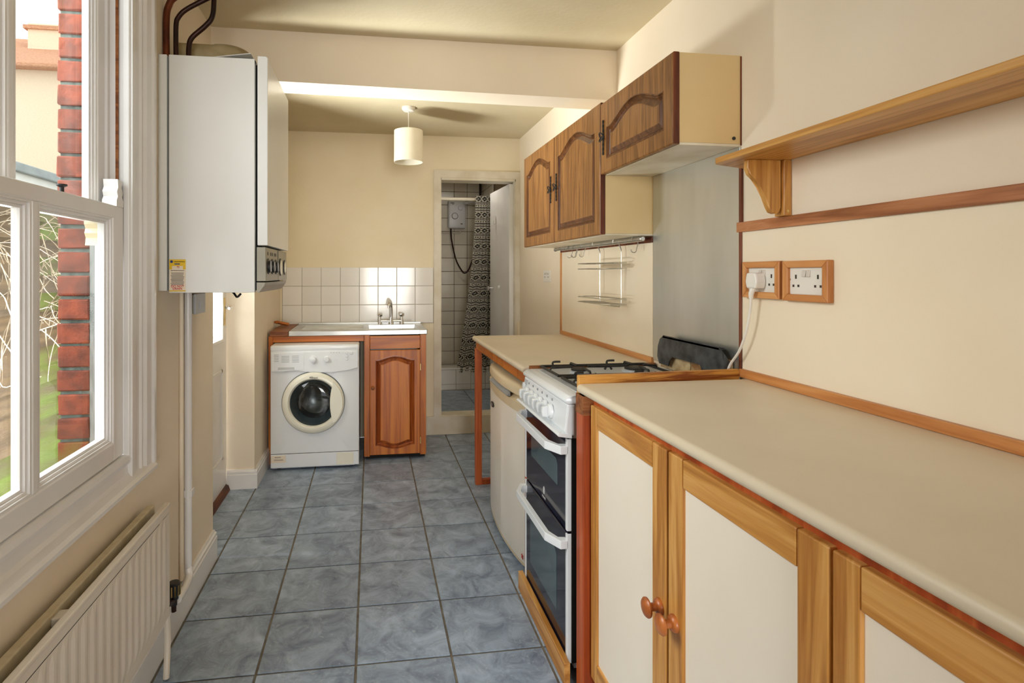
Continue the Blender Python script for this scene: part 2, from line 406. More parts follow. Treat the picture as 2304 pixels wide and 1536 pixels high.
# floor: grout bed + every tile
floor = struct('floor', B(-.97, 1.5, YF, YB, -.06, -.004), 'grout', 'blue-grey stone-effect tiled kitchen floor')
TX, TY, P_ = -.7113, 3.8776, .33
tile_cache = {}
def tiles_floor(xs, ys, z, parent, x_lo, x_hi, y_lo, y_hi, m, g=.004, th=.008, flip=0):
    for i in xs:
        for j in ys:
            x0, x1 = max(TX+i*P_+g, x_lo), min(TX+(i+1)*P_-g, x_hi); y0, y1 = max(TY-(j+1)*P_+g, y_lo), min(TY-j*P_-g, y_hi)
            if x1-x0 < .006 or y1-y0 < .006: continue
            key = (round(x1-x0, 4), round(y1-y0, 4), m)
            if key not in tile_cache:
                w, d = key[:2]
                b = B(-w/2, w/2, -d/2, d/2, -th, 0, bev=.0015, seg=1); me = bpy.data.meshes.new('floor_tile'); b.to_mesh(me); b.free(); me.materials.append(MATS[m]); tile_cache[key] = me
            o = bpy.data.objects.new('floor_tile', tile_cache[key]); COL.objects.link(o); o.parent = parent
            o.location = ((x0+x1)/2, (y0+y1)/2, z + rnd.uniform(-.0006, .0004))
tiles_floor(range(-1, 6), range(-2, 10), 0.0, floor, -.93, XR, .5, YB, 'floor_tile')

# left wall with the sash-window and garden-door openings
b = NB(); TK = -.88
box(b, TK, XL, YF, WY0, 0, ZC); box(b, TK, XL, WY0, WY1, 0, WZ0); box(b, TK, XL, WY0, WY1, WZ1, ZC); box(b, -.824, XL, WY1, 2.70, 0, ZC); box(b, TK, -.824, 1.90, 2.70, 0, ZC)
box(b, TK-.085, XL, 2.70, 3.56, 2.10, ZC)
box(b, TK-.085, -.722, 3.56, YB+.1, 0, ZC)
struct('wall_left', b, 'wall', 'cream plaster wall with the sash window')
# right wall
struct('wall_right', B(XR, XR+.12, YF, YB+.05, 0, ZC), 'wall', 'cream plaster wall behind the cupboards')
# back wall with shower doorway
DX0, DX1, DZ = .565, 1.222, 2.13
b = NB(); box(b, TK, DX0, YB, YB+.12, 0, ZC); box(b, DX0, DX1, YB, YB+.12, DZ, ZC); box(b, DX1, 1.5, YB, YB+.12, 0, ZC); box(b, DX0, DX1, YB, YB+.12, -.05, .138)
wall_back = struct('wall_back', b, 'wall_cream', 'cream end wall with white tiles above the sink')
obj('tile_bed', B(-.705, .513, YB-.004, YB, .925, 1.385), 'wall_grout', wall_back)
tm = None
for i in range(8):
    for j in range(3):
        if tm is None:
            bb = B(-.0745, .0745, -.007, 0, -.075, .075, bev=.0022, seg=2); tm = bpy.data.meshes.new('tile'); bb.to_mesh(tm); bb.free(); tm.materials.append(MATS['white_tile'])
        o = bpy.data.objects.new('tile', tm); COL.objects.link(o); o.parent = wall_back
        o.location = (-.702+.0755+i*.1517, YB-.003, .928+.0765+j*.1527); o.rotation_euler = (rnd.uniform(-.004, .004), 0, rnd.uniform(-.004, .004))
# rear wall behind the camera, with an assumed opening sized for the fill light
b = NB(); box(b, TK, -.10, YF-.12, YF, 0, ZC); box(b, .76, 1.5, YF-.12, YF, 0, ZC); box(b, -.10, .76, YF-.12, YF, 2.05, ZC)
struct('wall_rear', b, 'wall', 'cream wall with an added opening behind the camera')
# ceilings, downstand beam
struct('ceiling', B(TK, 1.4, YF-.12, YB+.12, ZC, ZC+.1), 'ceiling', 'yellowed cream ceiling')
b = NB()
loops = []
for i in range(13):
    x = XL + (XR-XL)*i/12; sag = .012*math.sin(math.pi*i/12)
    loops.append([(x, 2.67, 2.245-.02*i/12), (x, 2.84, 2.245-.02*i/12), (x, 2.84, ZC), (x, 2.67, ZC)])
loft(b, loops)
struct('wall_downstand', b, 'wall', 'cream plastered ceiling beam across the kitchen')

# baseboards
def skirting(bm, p0, p1, nrm, h=.128):
    """moulded profile swept from p0 to p1 (xy), projecting along nrm"""
    prof = [(0, 0), (.020, 0), (.020, h-.030), (.016, h-.026), (.017, h-.012), (.010, h-.008), (.008, h), (0, h)]
    L_ = []
    for p in (p0, p1): L_.append([(p[0]+nrm[0]*d, p[1]+nrm[1]*d, z) for d, z in prof])
    loft(bm, L_)
b = NB(); skirting(b, (XL, YF), (XL, 2.70), (1, 0), .135)
struct('baseboard_left', b, 'white_paint', 'white moulded skirting board under the radiator')
b = NB(); skirting(b, (-.884, 3.56), (-.703, 3.56), (0, -1), .118); skirting(b, (-.722, 3.545), (-.722, 3.98), (1, 0), .118)
struct('baseboard_left_far', b, 'white_paint', 'white skirting board turning the corner by the garden door')
b = NB(); skirting(b, (.40, YB), (.462, YB), (0, -1), .16)
struct('baseboard_back', b, 'old_white', 'short skirting board beside the shower doorway')

# ------------------------------------------------------------------ sash window
win = struct('window_1', B(-.824, -.742, WY1-.002, WY1+.045, WZ0-.02, WZ1), 'white_paint', 'white painted sash window')
def wpart(name, bm, m='white_paint', parent=None, smooth=False): return obj(name, bm, m, parent or win, smooth)
wpart('box_frame', B(-.862, -.742, WY0-.045, WY0+.002, WZ0-.02, WZ1)); wpart('box_frame', B(-.862, -.742, WY0, WY1, WZ1-.03, WZ1+.02))
def moulded(prof, axis, a0, a1): return prism(NB(), prof, axis, a0, a1)
def arch_prof(y, s):   # architrave cross-section in (x, y)
    return [(-.742, y), (-.716, y), (-.716, y+s*.022), (-.722, y+s*.026), (-.722, y+s*.062), (-.716, y+s*.070), (-.722, y+s*.082), (-.712, y+s*.098), (-.710, y+s*.128), (-.704, y+s*.138), (-.706, y+s*.158), (-.742, y+s*.162)]
wpart('architrave', moulded(arch_prof(1.778, 1), 'Z', .715, 2.47)); wpart('architrave', moulded(arch_prof(WY0+.007, -1), 'Z', .715, 2.47))
# staff beads and parting beads
for y in (1.772, .90): wpart('staff_bead', B(-.742, -.722, y, y+.014, WZ0, WZ1, bev=.004))
for y in (1.768, .892): wpart('parting_bead', B(-.790, -.782, y, y+.02, 1.50, WZ1-.03))
# lower sash
X0, X1 = -.778, -.738
lower = wpart('lower_sash', B(X0, X1, 1.705, 1.770, .792, 1.534, bev=.004))
wpart('stile', B(X0, X1, .906, .970, .792, 1.534, bev=.004), parent=lower)
wpart('bottom_rail', B(X0, X1, .965, 1.71, .792, .846, bev=.004), parent=lower)
wpart('meeting_rail', B(X0-.006, X1, .965, 1.71, 1.497, 1.534, bev=.003), parent=lower)
def bead_frame(y0, y1, z0, z1, xa, xb, w=.020):
    """stepped glazing moulding round one pane"""
    bm = NB()
    for k, (d, x) in enumerate(((0, xb), (w*.35, xb-.006), (w*.7, xb-.012))):
        e = w*.36
        box(bm, xa, x, y0+d, y0+d+e, z0+d, z1-d); box(bm, xa, x, y1-d-e, y1-d, z0+d, z1-d)
        box(bm, xa, x, y0+d+e, y1-d-e, z0+d, z0+d+e); box(bm, xa, x, y0+d+e, y1-d-e, z1-d-e, z1-d)
    return bm
wpart('glazing_bar', B(X0, X1-.002, 1.326, 1.350, .845, 1.498, bev=.004), parent=lower)
for y0, y1 in ((.969, 1.327), (1.349, 1.706)):
    wpart('glazing_moulding', bead_frame(y0, y1, .845, 1.499, X0+.006, X1-.004), parent=lower)
    wpart('pane', B(-.760, -.757, y0+.012, y1-.012, .857, 1.488), 'pane_glass', lower)
# upper sash behind
U0, U1 = -.830, -.790
upper = wpart('upper_sash', B(U0, U1, 1.728, 1.785, 1.500, 2.37, bev=.004))
wpart('stile', B(U0, U1, .90, .957, 1.500, 2.37, bev=.004), parent=upper)
wpart('top_rail', B(U0, U1, .955, 1.73, 2.315, 2.37), parent=upper); wpart('meeting_rail', B(U0, U1+.004, .955, 1.73, 1.496, 1.531), parent=upper)
wpart('glazing_bar', B(U0, U1-.002, 1.330, 1.354, 1.53, 2.32, bev=.004), parent=upper)
for y0, y1 in ((.956, 1.331), (1.353, 1.729)):
    wpart('glazing_moulding', bead_frame(y0, y1, 1.53, 2.318, U0+.006, U1-.004), parent=upper)
    wpart('pane', B(-.813, -.810, y0+.012, y1-.012, 1.54, 2.306), 'pane_glass', upper)
# sash horns: scrolled ends of the stiles
def horn(x0, x1, y0, y1, z, s):
    pts = [(y0, z), (y1, z), (y1, z+s*.018), (y1-.010, z+s*.030), (y1-.004, z+s*.044), (y1-.014, z+s*.058), (y1-.006, z+s*.076), (y0+.006, z+s*.080), (y0+.010, z+s*.058), (y0+.002, z+s*.044), (y0+.008, z+s*.030), (y0, z+s*.018)]
    return prism(NB(), pts, 'X', x0, x1)
wpart('sash_horn', horn(X0, X1, 1.725, 1.770, 1.533, 1), parent=lower)
wpart('sash_horn', horn(U0, U1, 1.732, 1.785, 1.498, -1), 'outer_cream', upper)
wpart('sash_cord', tube(NB(), [(-.760, 1.779, 1.55), (-.760, 1.779, 2.36)], .0045, 6), 'end_grain')
b = NB(); lathe(b, [(.012, 0), (.012, .004), (.005, .006), (.005, .018), (.012, .022), (.012, .026), (0, .027)], (-.770, 1.50, 1.534), 'Z', 14)
wpart('sash_catch', b, 'black_iron', lower, True)
# sill board: bead, apron slope and rounded nosing
b = NB()
prism(b, [(-.79, .745), (-.79, .79), (-.735, .790), (-.724, .788), (-.720, .776), (-.722, .764), (-.733, .758), (-.733, .745)], 'Y', WY0-.05, 1.80)
wpart('sill_bead', b)
b = NB()
prism(b, [(-.742, .700), (-.742, .758), (-.731, .758), (-.728, .734), (-.722, .724), (-.706, .716), (-.698, .708), (-.698, .698), (-.706, .692), (-.728, .688), (-.742, .688)], 'Y', WY0-.14, 1.925)
wpart('sill_board', b, smooth=False)

# outside brick jamb
out = struct('wall_outside', NB() if False else B(-.972, -.884, 1.886, 2.69, -.1, 2.7), 'mortar', 'red brick outer skin of the house beside the window')
bm_ = None
for k in range(36):
    z = -.02 + k*.0752
    jm = 'brick_moss' if .45 < z < .80 and k % 2 == 0 else 'brick'
    dx = rnd.uniform(-.003, .002)
    b = B(-.978+dx, -.884, 1.878+rnd.uniform(-.002, .002), 2.0, z+.006, z+.0715+rnd.uniform(-.002, .001), bev=.005, seg=2)
    for v in b.verts: v.co += Vector((rnd.uniform(-1, 1), rnd.uniform(-1, 1), rnd.uniform(-1, 1)))*.0012
    obj('brick', b, jm, out)
b = prism(NB(), [(-.824, 1.800), (-.836, 1.815), (-.872, 1.872), (-.884, 1.880), (-.884, 1.95), (-.824, 1.95)], 'Z', .60, 2.5)
struct('trim_reveal', b, 'stone_reveal', 'grey mortar fillet between window frame and brickwork')
struct('wall_outside_near', B(-.972, -.884, -1.6, .82, -.1, 2.7), 'brick', 'red brick outer skin of the house')
b = NB(); prism(b, [(-1.03, .665), (-1.03, .700), (-.824, .762), (-.824, .665)], 'Y', .83, 1.86)
struct('trim_outer_sill', b, 'outer_cream', 'sloping outer window sill')

# ------------------------------------------------------------------ garden door in the recess
door = struct('door_1', B(-.930, -.888, 2.72, 3.555, .035, .93), 'white_paint', 'white half-glazed garden door')
b = NB(); box(b, -.930, -.888, 2.72, 2.83, .93, 2.08); box(b, -.930, -.888, 3.445, 3.555, .93, 2.08); box(b, -.930, -.888, 2.83, 3.445, 1.97, 2.08); box(b, -.925, -.893, 3.125, 3.15, .93, 1.97); box(b, -.925, -.893, 2.83, 3.445, 1.44, 1.465)
obj('glazed_frame', b, 'white_paint', door)
obj('pane', B(-.911, -.907, 2.83, 3.445, .93, 1.97), 'pane_glass', door)
b = NB(); box(b, -.888, -.878, 2.83, 3.445, .926, .945, bev=.003); box(b, -.888, -.878, 3.435, 3.452, .945, 1.97, bev=.003)
obj('glazing_moulding', b, 'white_paint', door)
b = NB()
for y0, y1 in ((2.84, 3.445),):
    box(b, -.889, -.881, y0, y1, .745, .76); box(b, -.889, -.881, y0, y1, .22, .235); box(b, -.889, -.881, y0, y0+.015, .22, .76); box(b, -.889, -.881, y1-.015, y1, .22, .76)
obj('panel_moulding', b, 'white_paint', door)
hp = obj('handle_plate', B(-.888, -.883, 3.485, 3.520, 1.02, 1.19, bev=.002), 'brass', door)
b = tube(NB(), smooth_path([(-.884, 3.50, 1.13), (-.850, 3.50, 1.13), (-.838, 3.48, 1.13), (-.838, 3.41, 1.128)]), .008, 8)
obj('lever', b, 'chrome', hp, True)
b = NB(); box(b, -.96, -.885, 2.70, 3.56, -.003, .034); prism(b, [(-.888, 0), (-.862, 0), (-.872, .030), (-.888, .036)], 'Y', 2.70, 3.545)
struct('trim_threshold', b, 'threshold', 'worn red-brown wooden threshold of the garden door')

# ------------------------------------------------------------------ shower room beyond the doorway
SZ = .155; SY = 6.20
fl2 = struct('floor_shower', B(.45, 1.55, YB+.12, 5.49, .02, SZ-.006), 'grout', 'grey tiled raised floor of the shower room')
for (x0, x1, y0, y1) in ((.46, .925, 4.66, 5.055), (.46, .925, 5.062, 5.485), (.932, 1.40, 4.66, 5.055), (.932, 1.40, 5.062, 5.485)):
    obj('floor_tile', B(x0, x1, y0, y1, SZ-.008, SZ, bev=.0015, seg=1), 'floor_tile', fl2)
obj('pavior', B(.565, 1.222, YB-.004, YB+.13, SZ-.01, SZ), 'old_white', fl2)
# tiled tray riser
rs = struct('wall_tray', B(.45, 1.50, 5.502, 5.60, .02, .368), 'wall_grout', 'white tiled step of the shower tray')
for i, x in enumerate((.55, .702, .854, 1.006, 1.158, 1.31)): 
    obj('tile', B(x, x+.148, 5.495, 5.504, .215, .360, bev=.002), 'white_tile', rs); obj('tile', B(x, x+.148, 5.495, 5.504, .160, .211, bev=.002), 'white_tile', rs)
obj('capping', B(.50, 1.40, 5.490, 5.61, .362, .378, bev=.004), 'white_tile', rs)
obj('shower_base', B(.46, 1.40, 5.60, SY, .02, .30), 'white_tile', rs)
ws = struct('wall_shower', B(.40, 1.60, SY, SY+.1, 0, 2.55), 'shower_grout', 'beige tiled wall inside the shower')
sm = None
def tile_mesh(): 
    bb = B(-.0735, .0735, -.006, 0, -.0735, .0735, bev=.002, seg=1); me = bpy.data.meshes.new('tile'); bb.to_mesh(me); bb.free(); me.materials.append(MATS['shower_tile']); return me
sm = tile_mesh()
for i in range(6):
    for j in range(14):
        o = bpy.data.objects.new('tile', sm); COL.objects.link(o); o.parent = ws; o.location = (.636+.0755+(i-1)*.1515, SY-.001, .376+j*.1515)
wr = struct('wall_shower_right', B(1.262, 1.40, 5.50, SY, 0, 2.55), 'shower_grout', 'beige tiled side wall of the shower')
for i in range(4):
    for j in range(14):
        o = bpy.data.objects.new('tile', sm); COL.objects.link(o); o.parent = wr; o.rotation_euler = (0, 0, R(-90)); o.location = (1.263, 6.12-i*.1515, .376+j*.1515)
struct('wall_shower_side', B(1.40, 1.52, YB+.12, 5.50, 0, 2.55), 'wall_cream', 'cream side wall of the shower room')
struct('wall_shower_left', B(.40, .46, YB+.12, SY, 0, 2.55), 'shower_tile', 'tiled left wall of the shower room')
struct('ceiling_shower', B(.40, 1.60, YB+.12, SY+.1, 2.40, 2.5), 'ceiling', 'dim ceiling of the shower room')
# door frame + leaf
fr = struct('door_2', B(.515, .572, YB-.016, YB+.002, 0, 2.1355), 'old_white', 'white framed doorway and open door to the shower room')
obj('architrave', B(.515, 1.25, YB-.016, YB+.002, 2.136, 2.195), 'old_white', fr); obj('architrave', B(1.214, 1.249, YB-.016, YB+.002, .93, 2.136), 'old_white', fr)
obj('lining', B(.563, .578, YB-.010, YB+.14, .155, 2.13), 'old_white', fr); obj('lining', B(1.207, 1.224, YB-.010, YB+.14, .155, 2.13), 'old_white', fr); obj('lining', B(.563, 1.224, YB-.010, YB+.14, 2.115, 2.137), 'old_white', fr)
b = B(-.018, .018, 0, .60, 0, 1.94, bev=.003)
bmesh.ops.rotate(b, verts=b.verts[:], matrix=Matrix.Rotation(R(3.5), 3, 'Z')); bmesh.ops.translate(b, verts=b.verts[:], vec=Vector((1.190, YB+.05, .165)))
leaf = obj('leaf', b, 'white_paint', fr)
b = NB(); lathe(b, [(.006, 0), (.006, -.03), (.022, -.036), (.024, -.05), (.012, -.058), (0, -.058)], (1.135, 5.07, 1.20), 'X', 16); obj('knob', b, 'chrome', leaf, True)
obj('step_riser', B(.455, 1.245, YB-.022, YB-.001, .0, .152, bev=.003), 'old_white', fr)
b = NB(); tube(b, smooth_path([(1.133, 4.98, 1.86), (1.118, 4.98, 1.81), (1.112, 4.98, 1.79), (1.120, 4.98, 1.782), (1.134, 4.98, 1.79)]), .004, 6)
box(b, 1.128, 1.142, 4.967, 4.993, 1.795, 1.87); obj('towel_hook', b, 'white_paint', leaf)
# shower rail, curtain, heater
b = tube(NB(), [(.46, 5.575, 2.10), (1.262, 5.575, 2.10)], .019, 12)
single('shower_rail', b, 'old_white', 'white rail the patterned shower curtain hangs from', 'rail', smooth=True)
b = NB(); uvl = b.loops.layers.uv.new('UVMap'); NU, NV = 90, 30; grid = []
for j in range(NV+1):
    t = j/NV; z = 2.13 - t*1.79; row = []
    x0 = 1.055 - .20*t**1.7; x1 = 1.235
    for i in range(NU+1):
        s = i/NU; ph = s*6.2*2*math.pi
        am = .028*(.5+.7*s) * (1-.25*t)
        row.append((b.verts.new((x0+(x1-x0)*s + .006*math.sin(ph*2+t*3), 5.512 + am*math.sin(ph) - .012*t, z + .010*math.cos(ph*.5)*t)), (s*.95, t*1.79)))
    grid.append(row)
for j in range(NV):
    for i in range(NU):
        q = [grid[j][i], grid[j][i+1], grid[j+1][i+1], grid[j+1][i]]
        f = b.faces.new([k[0] for k in q])
        for l, k in zip(f.loops, q): l[uvl].uv = k[1]
bmesh.ops.solidify(b, geom=b.faces[:], thickness=.0015)
single('shower_curtain', b, 'curtain', 'black and white geometric patterned shower curtain drawn to one side', 'curtain', smooth=True)
heat = thing('shower_heater', 'pale grey electric shower unit on the beige tiles', 'shower unit', (.962, SY-.05, 1.85))
obj('casing', B(.862, 1.062, SY-.085, SY-.006, 1.845, 2.165, bev=.018, seg=3), 'shower_body', heat, True)
b = NB(); lathe(b, [(.034, 0), (.030, -.014), (0, -.015)], (.935, SY-.085, 1.985), 'Y', 24); dl = obj('temperature_dial', b, 'shower_body', heat, True)
b = NB(); lathe(b, [(.037, 0), (.037, -.002), (.033, -.002), (.033, 0)], (.935, SY-.0855, 1.985), 'Y', 24, caps=False); obj('dial_ring', b, 'ink_dark', dl)
b = NB(); lathe(b, [(.026, 0), (.022, -.008), (0, -.009)], (.998, SY-.085, 2.075), 'Y', 20); obj('power_dial', b, 'oven_grey', heat, True)
for q in ((.885, .93, 2.128, 2.136), (.905, .925, 2.116, 2.122), (1.0, 1.025, 1.892, 1.902)): obj('marking', B(q[0], q[1], SY-.0862, SY-.0848, q[2], q[3]), 'ink_dark', heat)
single('shower_hose', tube(NB(), smooth_path([(.895, SY-.05, 1.845), (.900, SY-.07, 1.72), (.945, SY-.09, 1.50), (1.015, SY-.10, 1.365), (1.055, SY-.10, 1.345), (1.10, SY-.10, 1.40), (1.17, SY-.09, 1.60), (1.21, SY-.06, 1.78)], 8), .0085, 8), 'copper_dark', 'dark flexible hose looping below the shower unit', 'hose', smooth=True)
single('shower_feed_pipe', tube(NB(), smooth_path([(.47, SY-.03, 1.80), (.90, SY-.03, 1.80), (.99, SY-.03, 1.80), (1.005, SY-.03, 1.81), (1.008, SY-.03, 1.85)], 5), .008, 8), 'shower_tile', 'beige water pipe running along the tiles into the shower unit', 'pipe', smooth=True)
b = tube(NB(), smooth_path([(1.20, SY-.02, 2.10), (1.17, SY-.10, 2.13), (1.08, SY-.14, 2.14)], 6), .009, 8); lathe(b, [(.035, 0), (.035, .012), (.012, .03)], (1.06, SY-.15, 2.115), 'Z', 20)
single('shower_rose', b, 'shower_body', 'pale round shower head above the shower unit', 'shower head', smooth=True)
single('soil_pipe', tube(NB(), [(1.24, SY-.02, 2.0), (1.24, SY-.02, 2.40)], .012, 10), 'copper_dark', 'dark upright pipe in the shower corner behind the curtain', 'pipe', smooth=True)

# ------------------------------------------------------------------ boiler on the left wall
BY0, BY1 = 2.03, 2.52
boil = thing('boiler', 'white wall-hung boiler with grey control panel', 'boiler', (-.56, 2.27, 1.27))
obj('back_frame', B(-.735, -.706, BY0, BY1, 1.275, 2.10, bev=.002), 'boiler_white', boil)
obj('chassis', B(-.706, -.40, BY0+.02, BY1-.02, 1.275, 2.085), 'dark_void', boil)
obj('side_panel', B(-.699, -.411, BY0-.001, BY0+.02, 1.268, 2.100, bev=.002), 'boiler_white', boil)
obj('side_panel', B(-.699, -.411, BY1-.02, BY1, 1.268, 2.100, bev=.002), 'boiler_white', boil)
obj('top_panel', B(-.699, -.411, BY0, BY1, 2.085, 2.099), 'boiler_white', boil)
b = NB(); prism(b, [(-.402, 1.436), (-.402, 2.112), (-.372, 2.112), (-.366, 2.106), (-.366, 1.436)], 'Y', BY0, BY1, bev=.003); obj('front_panel', b, 'boiler_white', boil)
ctl = obj('control_panel', prism(NB(), [(-.405, 1.308), (-.405, 1.430), (-.374, 1.430), (-.372, 1.308)], 'Y', BY0+.002, BY1-.003, bev=.002), 'boiler_grey', boil)
obj('flap', prism(NB(), [(-.405, 1.268), (-.405, 1.304), (-.374, 1.304), (-.378, 1.292), (-.396, 1.268)], 'Y', BY0+.002, BY1-.003, bev=.001), 'boiler_grey', boil)
for y in (2.075, 2.155, 2.235):
    b = NB(); lathe(b, [(.029, 0), (.029, .002), (.024, .004), (.022, .010), (0, .010)], (-.373, y, 1.362), 'X', 24); k = obj('knob', b, 'black', ctl, True)
    bb = B(-.364, -.3615, -.002, .002, -.019, .019)
    bmesh.ops.rotate(bb, verts=bb.verts[:], matrix=Matrix.Rotation(R(35 if y > 2.1 else 5), 3, 'X')); bmesh.ops.translate(bb, verts=bb.verts[:], vec=Vector((0, y, 1.362)))
    obj('pointer', bb, 'ink_white', k)
for y, m, rr in ((2.345, 'ivory', .030), (2.450, 'ivory', .026)):
    b = NB(); lathe(b, [(rr+.006, 0), (rr+.006, .003), (rr, .004)], (-.373, y, 1.362), 'X', 24); g = obj('gauge_rim', b, 'black', ctl, True)
    b = NB(); lathe(b, [(rr, .0045), (0, .0047)], (-.373, y, 1.362), 'X', 24, caps=False); obj('gauge_face', b, m, g, True)
obj('panel_joint', B(-.3735, -.3715, 2.288, 2.291, 1.310, 1.428), 'black', ctl)
for i, y in enumerate((2.075, 2.135, 2.170, 2.215, 2.240)): obj('symbol', B(-.3745, -.3725, y-.008, y+.005, 1.402, 1.414), 'ink_dark', ctl)
# maintenance sticker
sy = BY0-.0012
st = obj('sticker', B(-.697, -.643, sy-.0008, sy, 1.273, 1.385), 'sticker_cream', boil)
for q in ((-.697, -.643, 1.362, 1.385), (-.697, -.688, 1.350, 1.362), (-.652, -.643, 1.350, 1.362), (-.697, -.643, 1.273, 1.277)): obj('yellow_band', B(q[0], q[1], sy-.0012, sy-.0008, q[2], q[3]), 'sticker_yellow', st)
b = NB(); lathe(b, [(.0048, 0), (.0048, -.0006), (0, -.0007)], (-.6895, sy-.0012, 1.377), 'Y', 16); obj('emblem', b, 'ink_blue', st)
obj('print_blue', B(-.680, -.662, sy-.0014, sy-.0008, 1.367, 1.3705), 'ink_blue', st)
b = NB()
for z, x0, x1 in ((1.376, -.681, -.646),) + tuple((1.345-.0045*k - (.004 if k else 0), -.692+.001*(k % 3), -.648-.001*(k % 4)) for k in range(11)): box(b, x0, x1, sy-.0012, sy-.0008, z, z+.0018)
obj('small_print', b, 'ink_dark', st)['kind'] = 'stuff'
obj('red_lettering', text_bm('DO NOT', .0105, lambda u, v: (-.670+u, sy-.0012, 1.291+v), .0003), 'ink_red', st); obj('red_lettering', text_bm('DRAIN', .0105, lambda u, v: (-.670+u, sy-.0012, 1.2825+v), .0003), 'ink_red', st)
obj('red_figures', text_bm('72', .009, lambda u, v: (-.668+u, sy-.0012, 1.358+v), .0003), 'ink_red', st)
b = NB(); tube(b, smooth_path([(-.51, 2.12, 1.27), (-.50, 2.11, 1.262), (-.485, 2.09, 1.250), (-.47, 2.08, 1.262)], 4), .004, 6); obj('valve_lever', b, 'black', boil, True)
# pipes and flue above it
single('heating_pipe', tube(NB(), smooth_path([(-.723, 2.075, 2.103), (-.723, 2.075, 2.24), (-.715, 2.075, 2.29), (-.690, 2.075, 2.325), (-.60, 2.075, 2.375), (-.50, 2.085, 2.47)], 8), .0115, 10), 'copper', 'bright copper pipe bending up the wall beside the window', 'pipe', smooth=True)
single('heating_pipe', tube(NB(), smooth_path([(-.692, 2.08, 2.103), (-.692, 2.08, 2.22), (-.683, 2.08, 2.255), (-.655, 2.08, 2.285), (-.59, 2.08, 2.325), (-.52, 2.085, 2.37), (-.45, 2.085, 2.47)], 8), .0085, 10), 'copper_dark', 'thin blackened pipe rising next to the bright copper pipe', 'pipe', smooth=True)
single('heating_pipe', tube(NB(), smooth_path([(-.655, 2.10, 2.103), (-.655, 2.10, 2.15), (-.645, 2.10, 2.19), (-.60, 2.10, 2.235), (-.575, 2.10, 2.27), (-.568, 2.10, 2.33), (-.568, 2.10, 2.47)], 8), .009, 10), 'copper_dark', 'dark copper pipe with a double bend rising from the middle of the boiler top', 'pipe', smooth=True)
b = tube(NB(), [(-.735, 2.26, 2.170), (-.59, 2.26, 2.170)], .060, 20); tube(b, smooth_path([(-.60, 2.26, 2.170), (-.56, 2.26, 2.170), (-.52, 2.26, 2.160), (-.495, 2.26, 2.135), (-.485, 2.26, 2.105)], 5), [.063]*12+[.060, .058, .056, .054, .052, .048, .044, .040, .038], 20)
single('flue_pipe', b, 'flue', 'cream flue elbow lying on top of the boiler', 'flue', smooth=True)
b = B(-.555, -.425, BY0+.01, BY0+.20, 0, .003); bmesh.ops.rotate(b, verts=b.verts[:], cent=(-.555, 2.1, 0), matrix=Matrix.Rotation(R(-9), 3, 'Y')); bmesh.ops.translate(b, verts=b.verts[:], vec=Vector((0, 0, 2.101)))
single('leaflet', b, 'paper', 'white paper leaflet resting on the boiler top', 'leaflet')
# spur switch, conduit
spur = thing('fused_spur', 'grey surface-mounted switch box under the boiler', 'switch', (-.735, 2.34, 1.185))
obj('back_box', B(-.735, -.702, 2.310, 2.436, 1.175, 1.252, bev=.003), 'boiler_grey', spur); fp = obj('face_plate', B(-.702, -.694, 2.307, 2.439, 1.172, 1.255, bev=.003), 'oven_grey', spur)
obj('rocker', B(-.694, -.690, 2.36, 2.385, 1.195, 1.225, bev=.001), 'oven_grey', fp)
cd = thing('pipe_conduit', 'white painted pipe running down the wall beside the radiator', 'pipe', (-.715, 2.29, .12))
obj('pipe', tube(NB(), smooth_path([(-.715, 2.285, 1.264), (-.715, 2.285, .70), (-.715, 2.285, .22), (-.712, 2.280, .175), (-.705, 2.262, .150), (-.699, 2.20, .146), (-.700, 2.12, .146)], 6), .0145, 12), 'white_paint', cd, True)
obj('clip', B(-.735, -.698, 2.272, 2.308, .455, .485, bev=.003), 'white_paint', cd)
obj('second_pipe', tube(NB(), [(-.727, 2.245, 1.264), (-.727, 2.245, .15)], .008, 8), 'wall', cd, True)

# ------------------------------------------------------------------ radiator
rad = thing('radiator', 'long white panel radiator under the window sill', 'radiator', (-.68, 1.2, .22))
RY0, RY1 = .45, 1.89
prof = []
n = 34; w = (RY1-RY0-.05)/n
for k in range(n):
    y = RY0+.025+k*w
    prof += [(y, -.648), (y+w*.12, -.648), (y+w*.42, -.6452), (y+w*.62, -.6452), (y+w*.92, -.648)]
prof += [(RY1-.025, -.648)]
b = NB(); bb = bmesh.new()
zs = (.26, .285, .535, .56)
V = [[bb.verts.new((x if 0 < i < 3 else -.648, y, z)) for (y, x) in prof] for i, z in enumerate(zs)]
for A, C in zip(V, V[1:]):
    for i in range(len(prof)-1): bb.faces.new([A[i], A[i+1], C[i+1], C[i]])
merge(b, bb)
fp = obj('front_panel', b, 'radiator_white', rad)
b = NB(); box(b, -.660, -.6485, RY0, RY1, .225, .26, bev=.002); box(b, -.660, -.6485, RY0, RY1, .56, .585, bev=.002); box(b, -.660, -.6485, RY0, RY0+.026, .26, .56); box(b, -.660, -.6485, RY1-.026, RY1, .26, .56)
obj('rim', b, 'radiator_white', fp)
obj('top_seam', B(-.664, -.645, RY0, RY1, .583, .594, bev=.003), 'radiator_white', rad)
obj('convector_fins', B(-.69, -.661, RY0+.05, RY1-.05, .27, .56), 'dark_void', rad)
obj('back_panel', B(-.712, -.690, RY0, RY1-.01, .225, .592, bev=.003), 'rust_dust', rad)
obj('bleed_tee', B(-.69, -.664, 1.30, 1.335, .565, .585, bev=.003), 'radiator_white', rad)
vb = NB(); lathe(vb, [(.011, 0), (.011, .02), (.015, .022), (.015, .034), (.020, .036), (.021, .07), (.021, .078), (.017, .082), (0, .083)], (-.690, 2.052, .165), 'Z', 20)
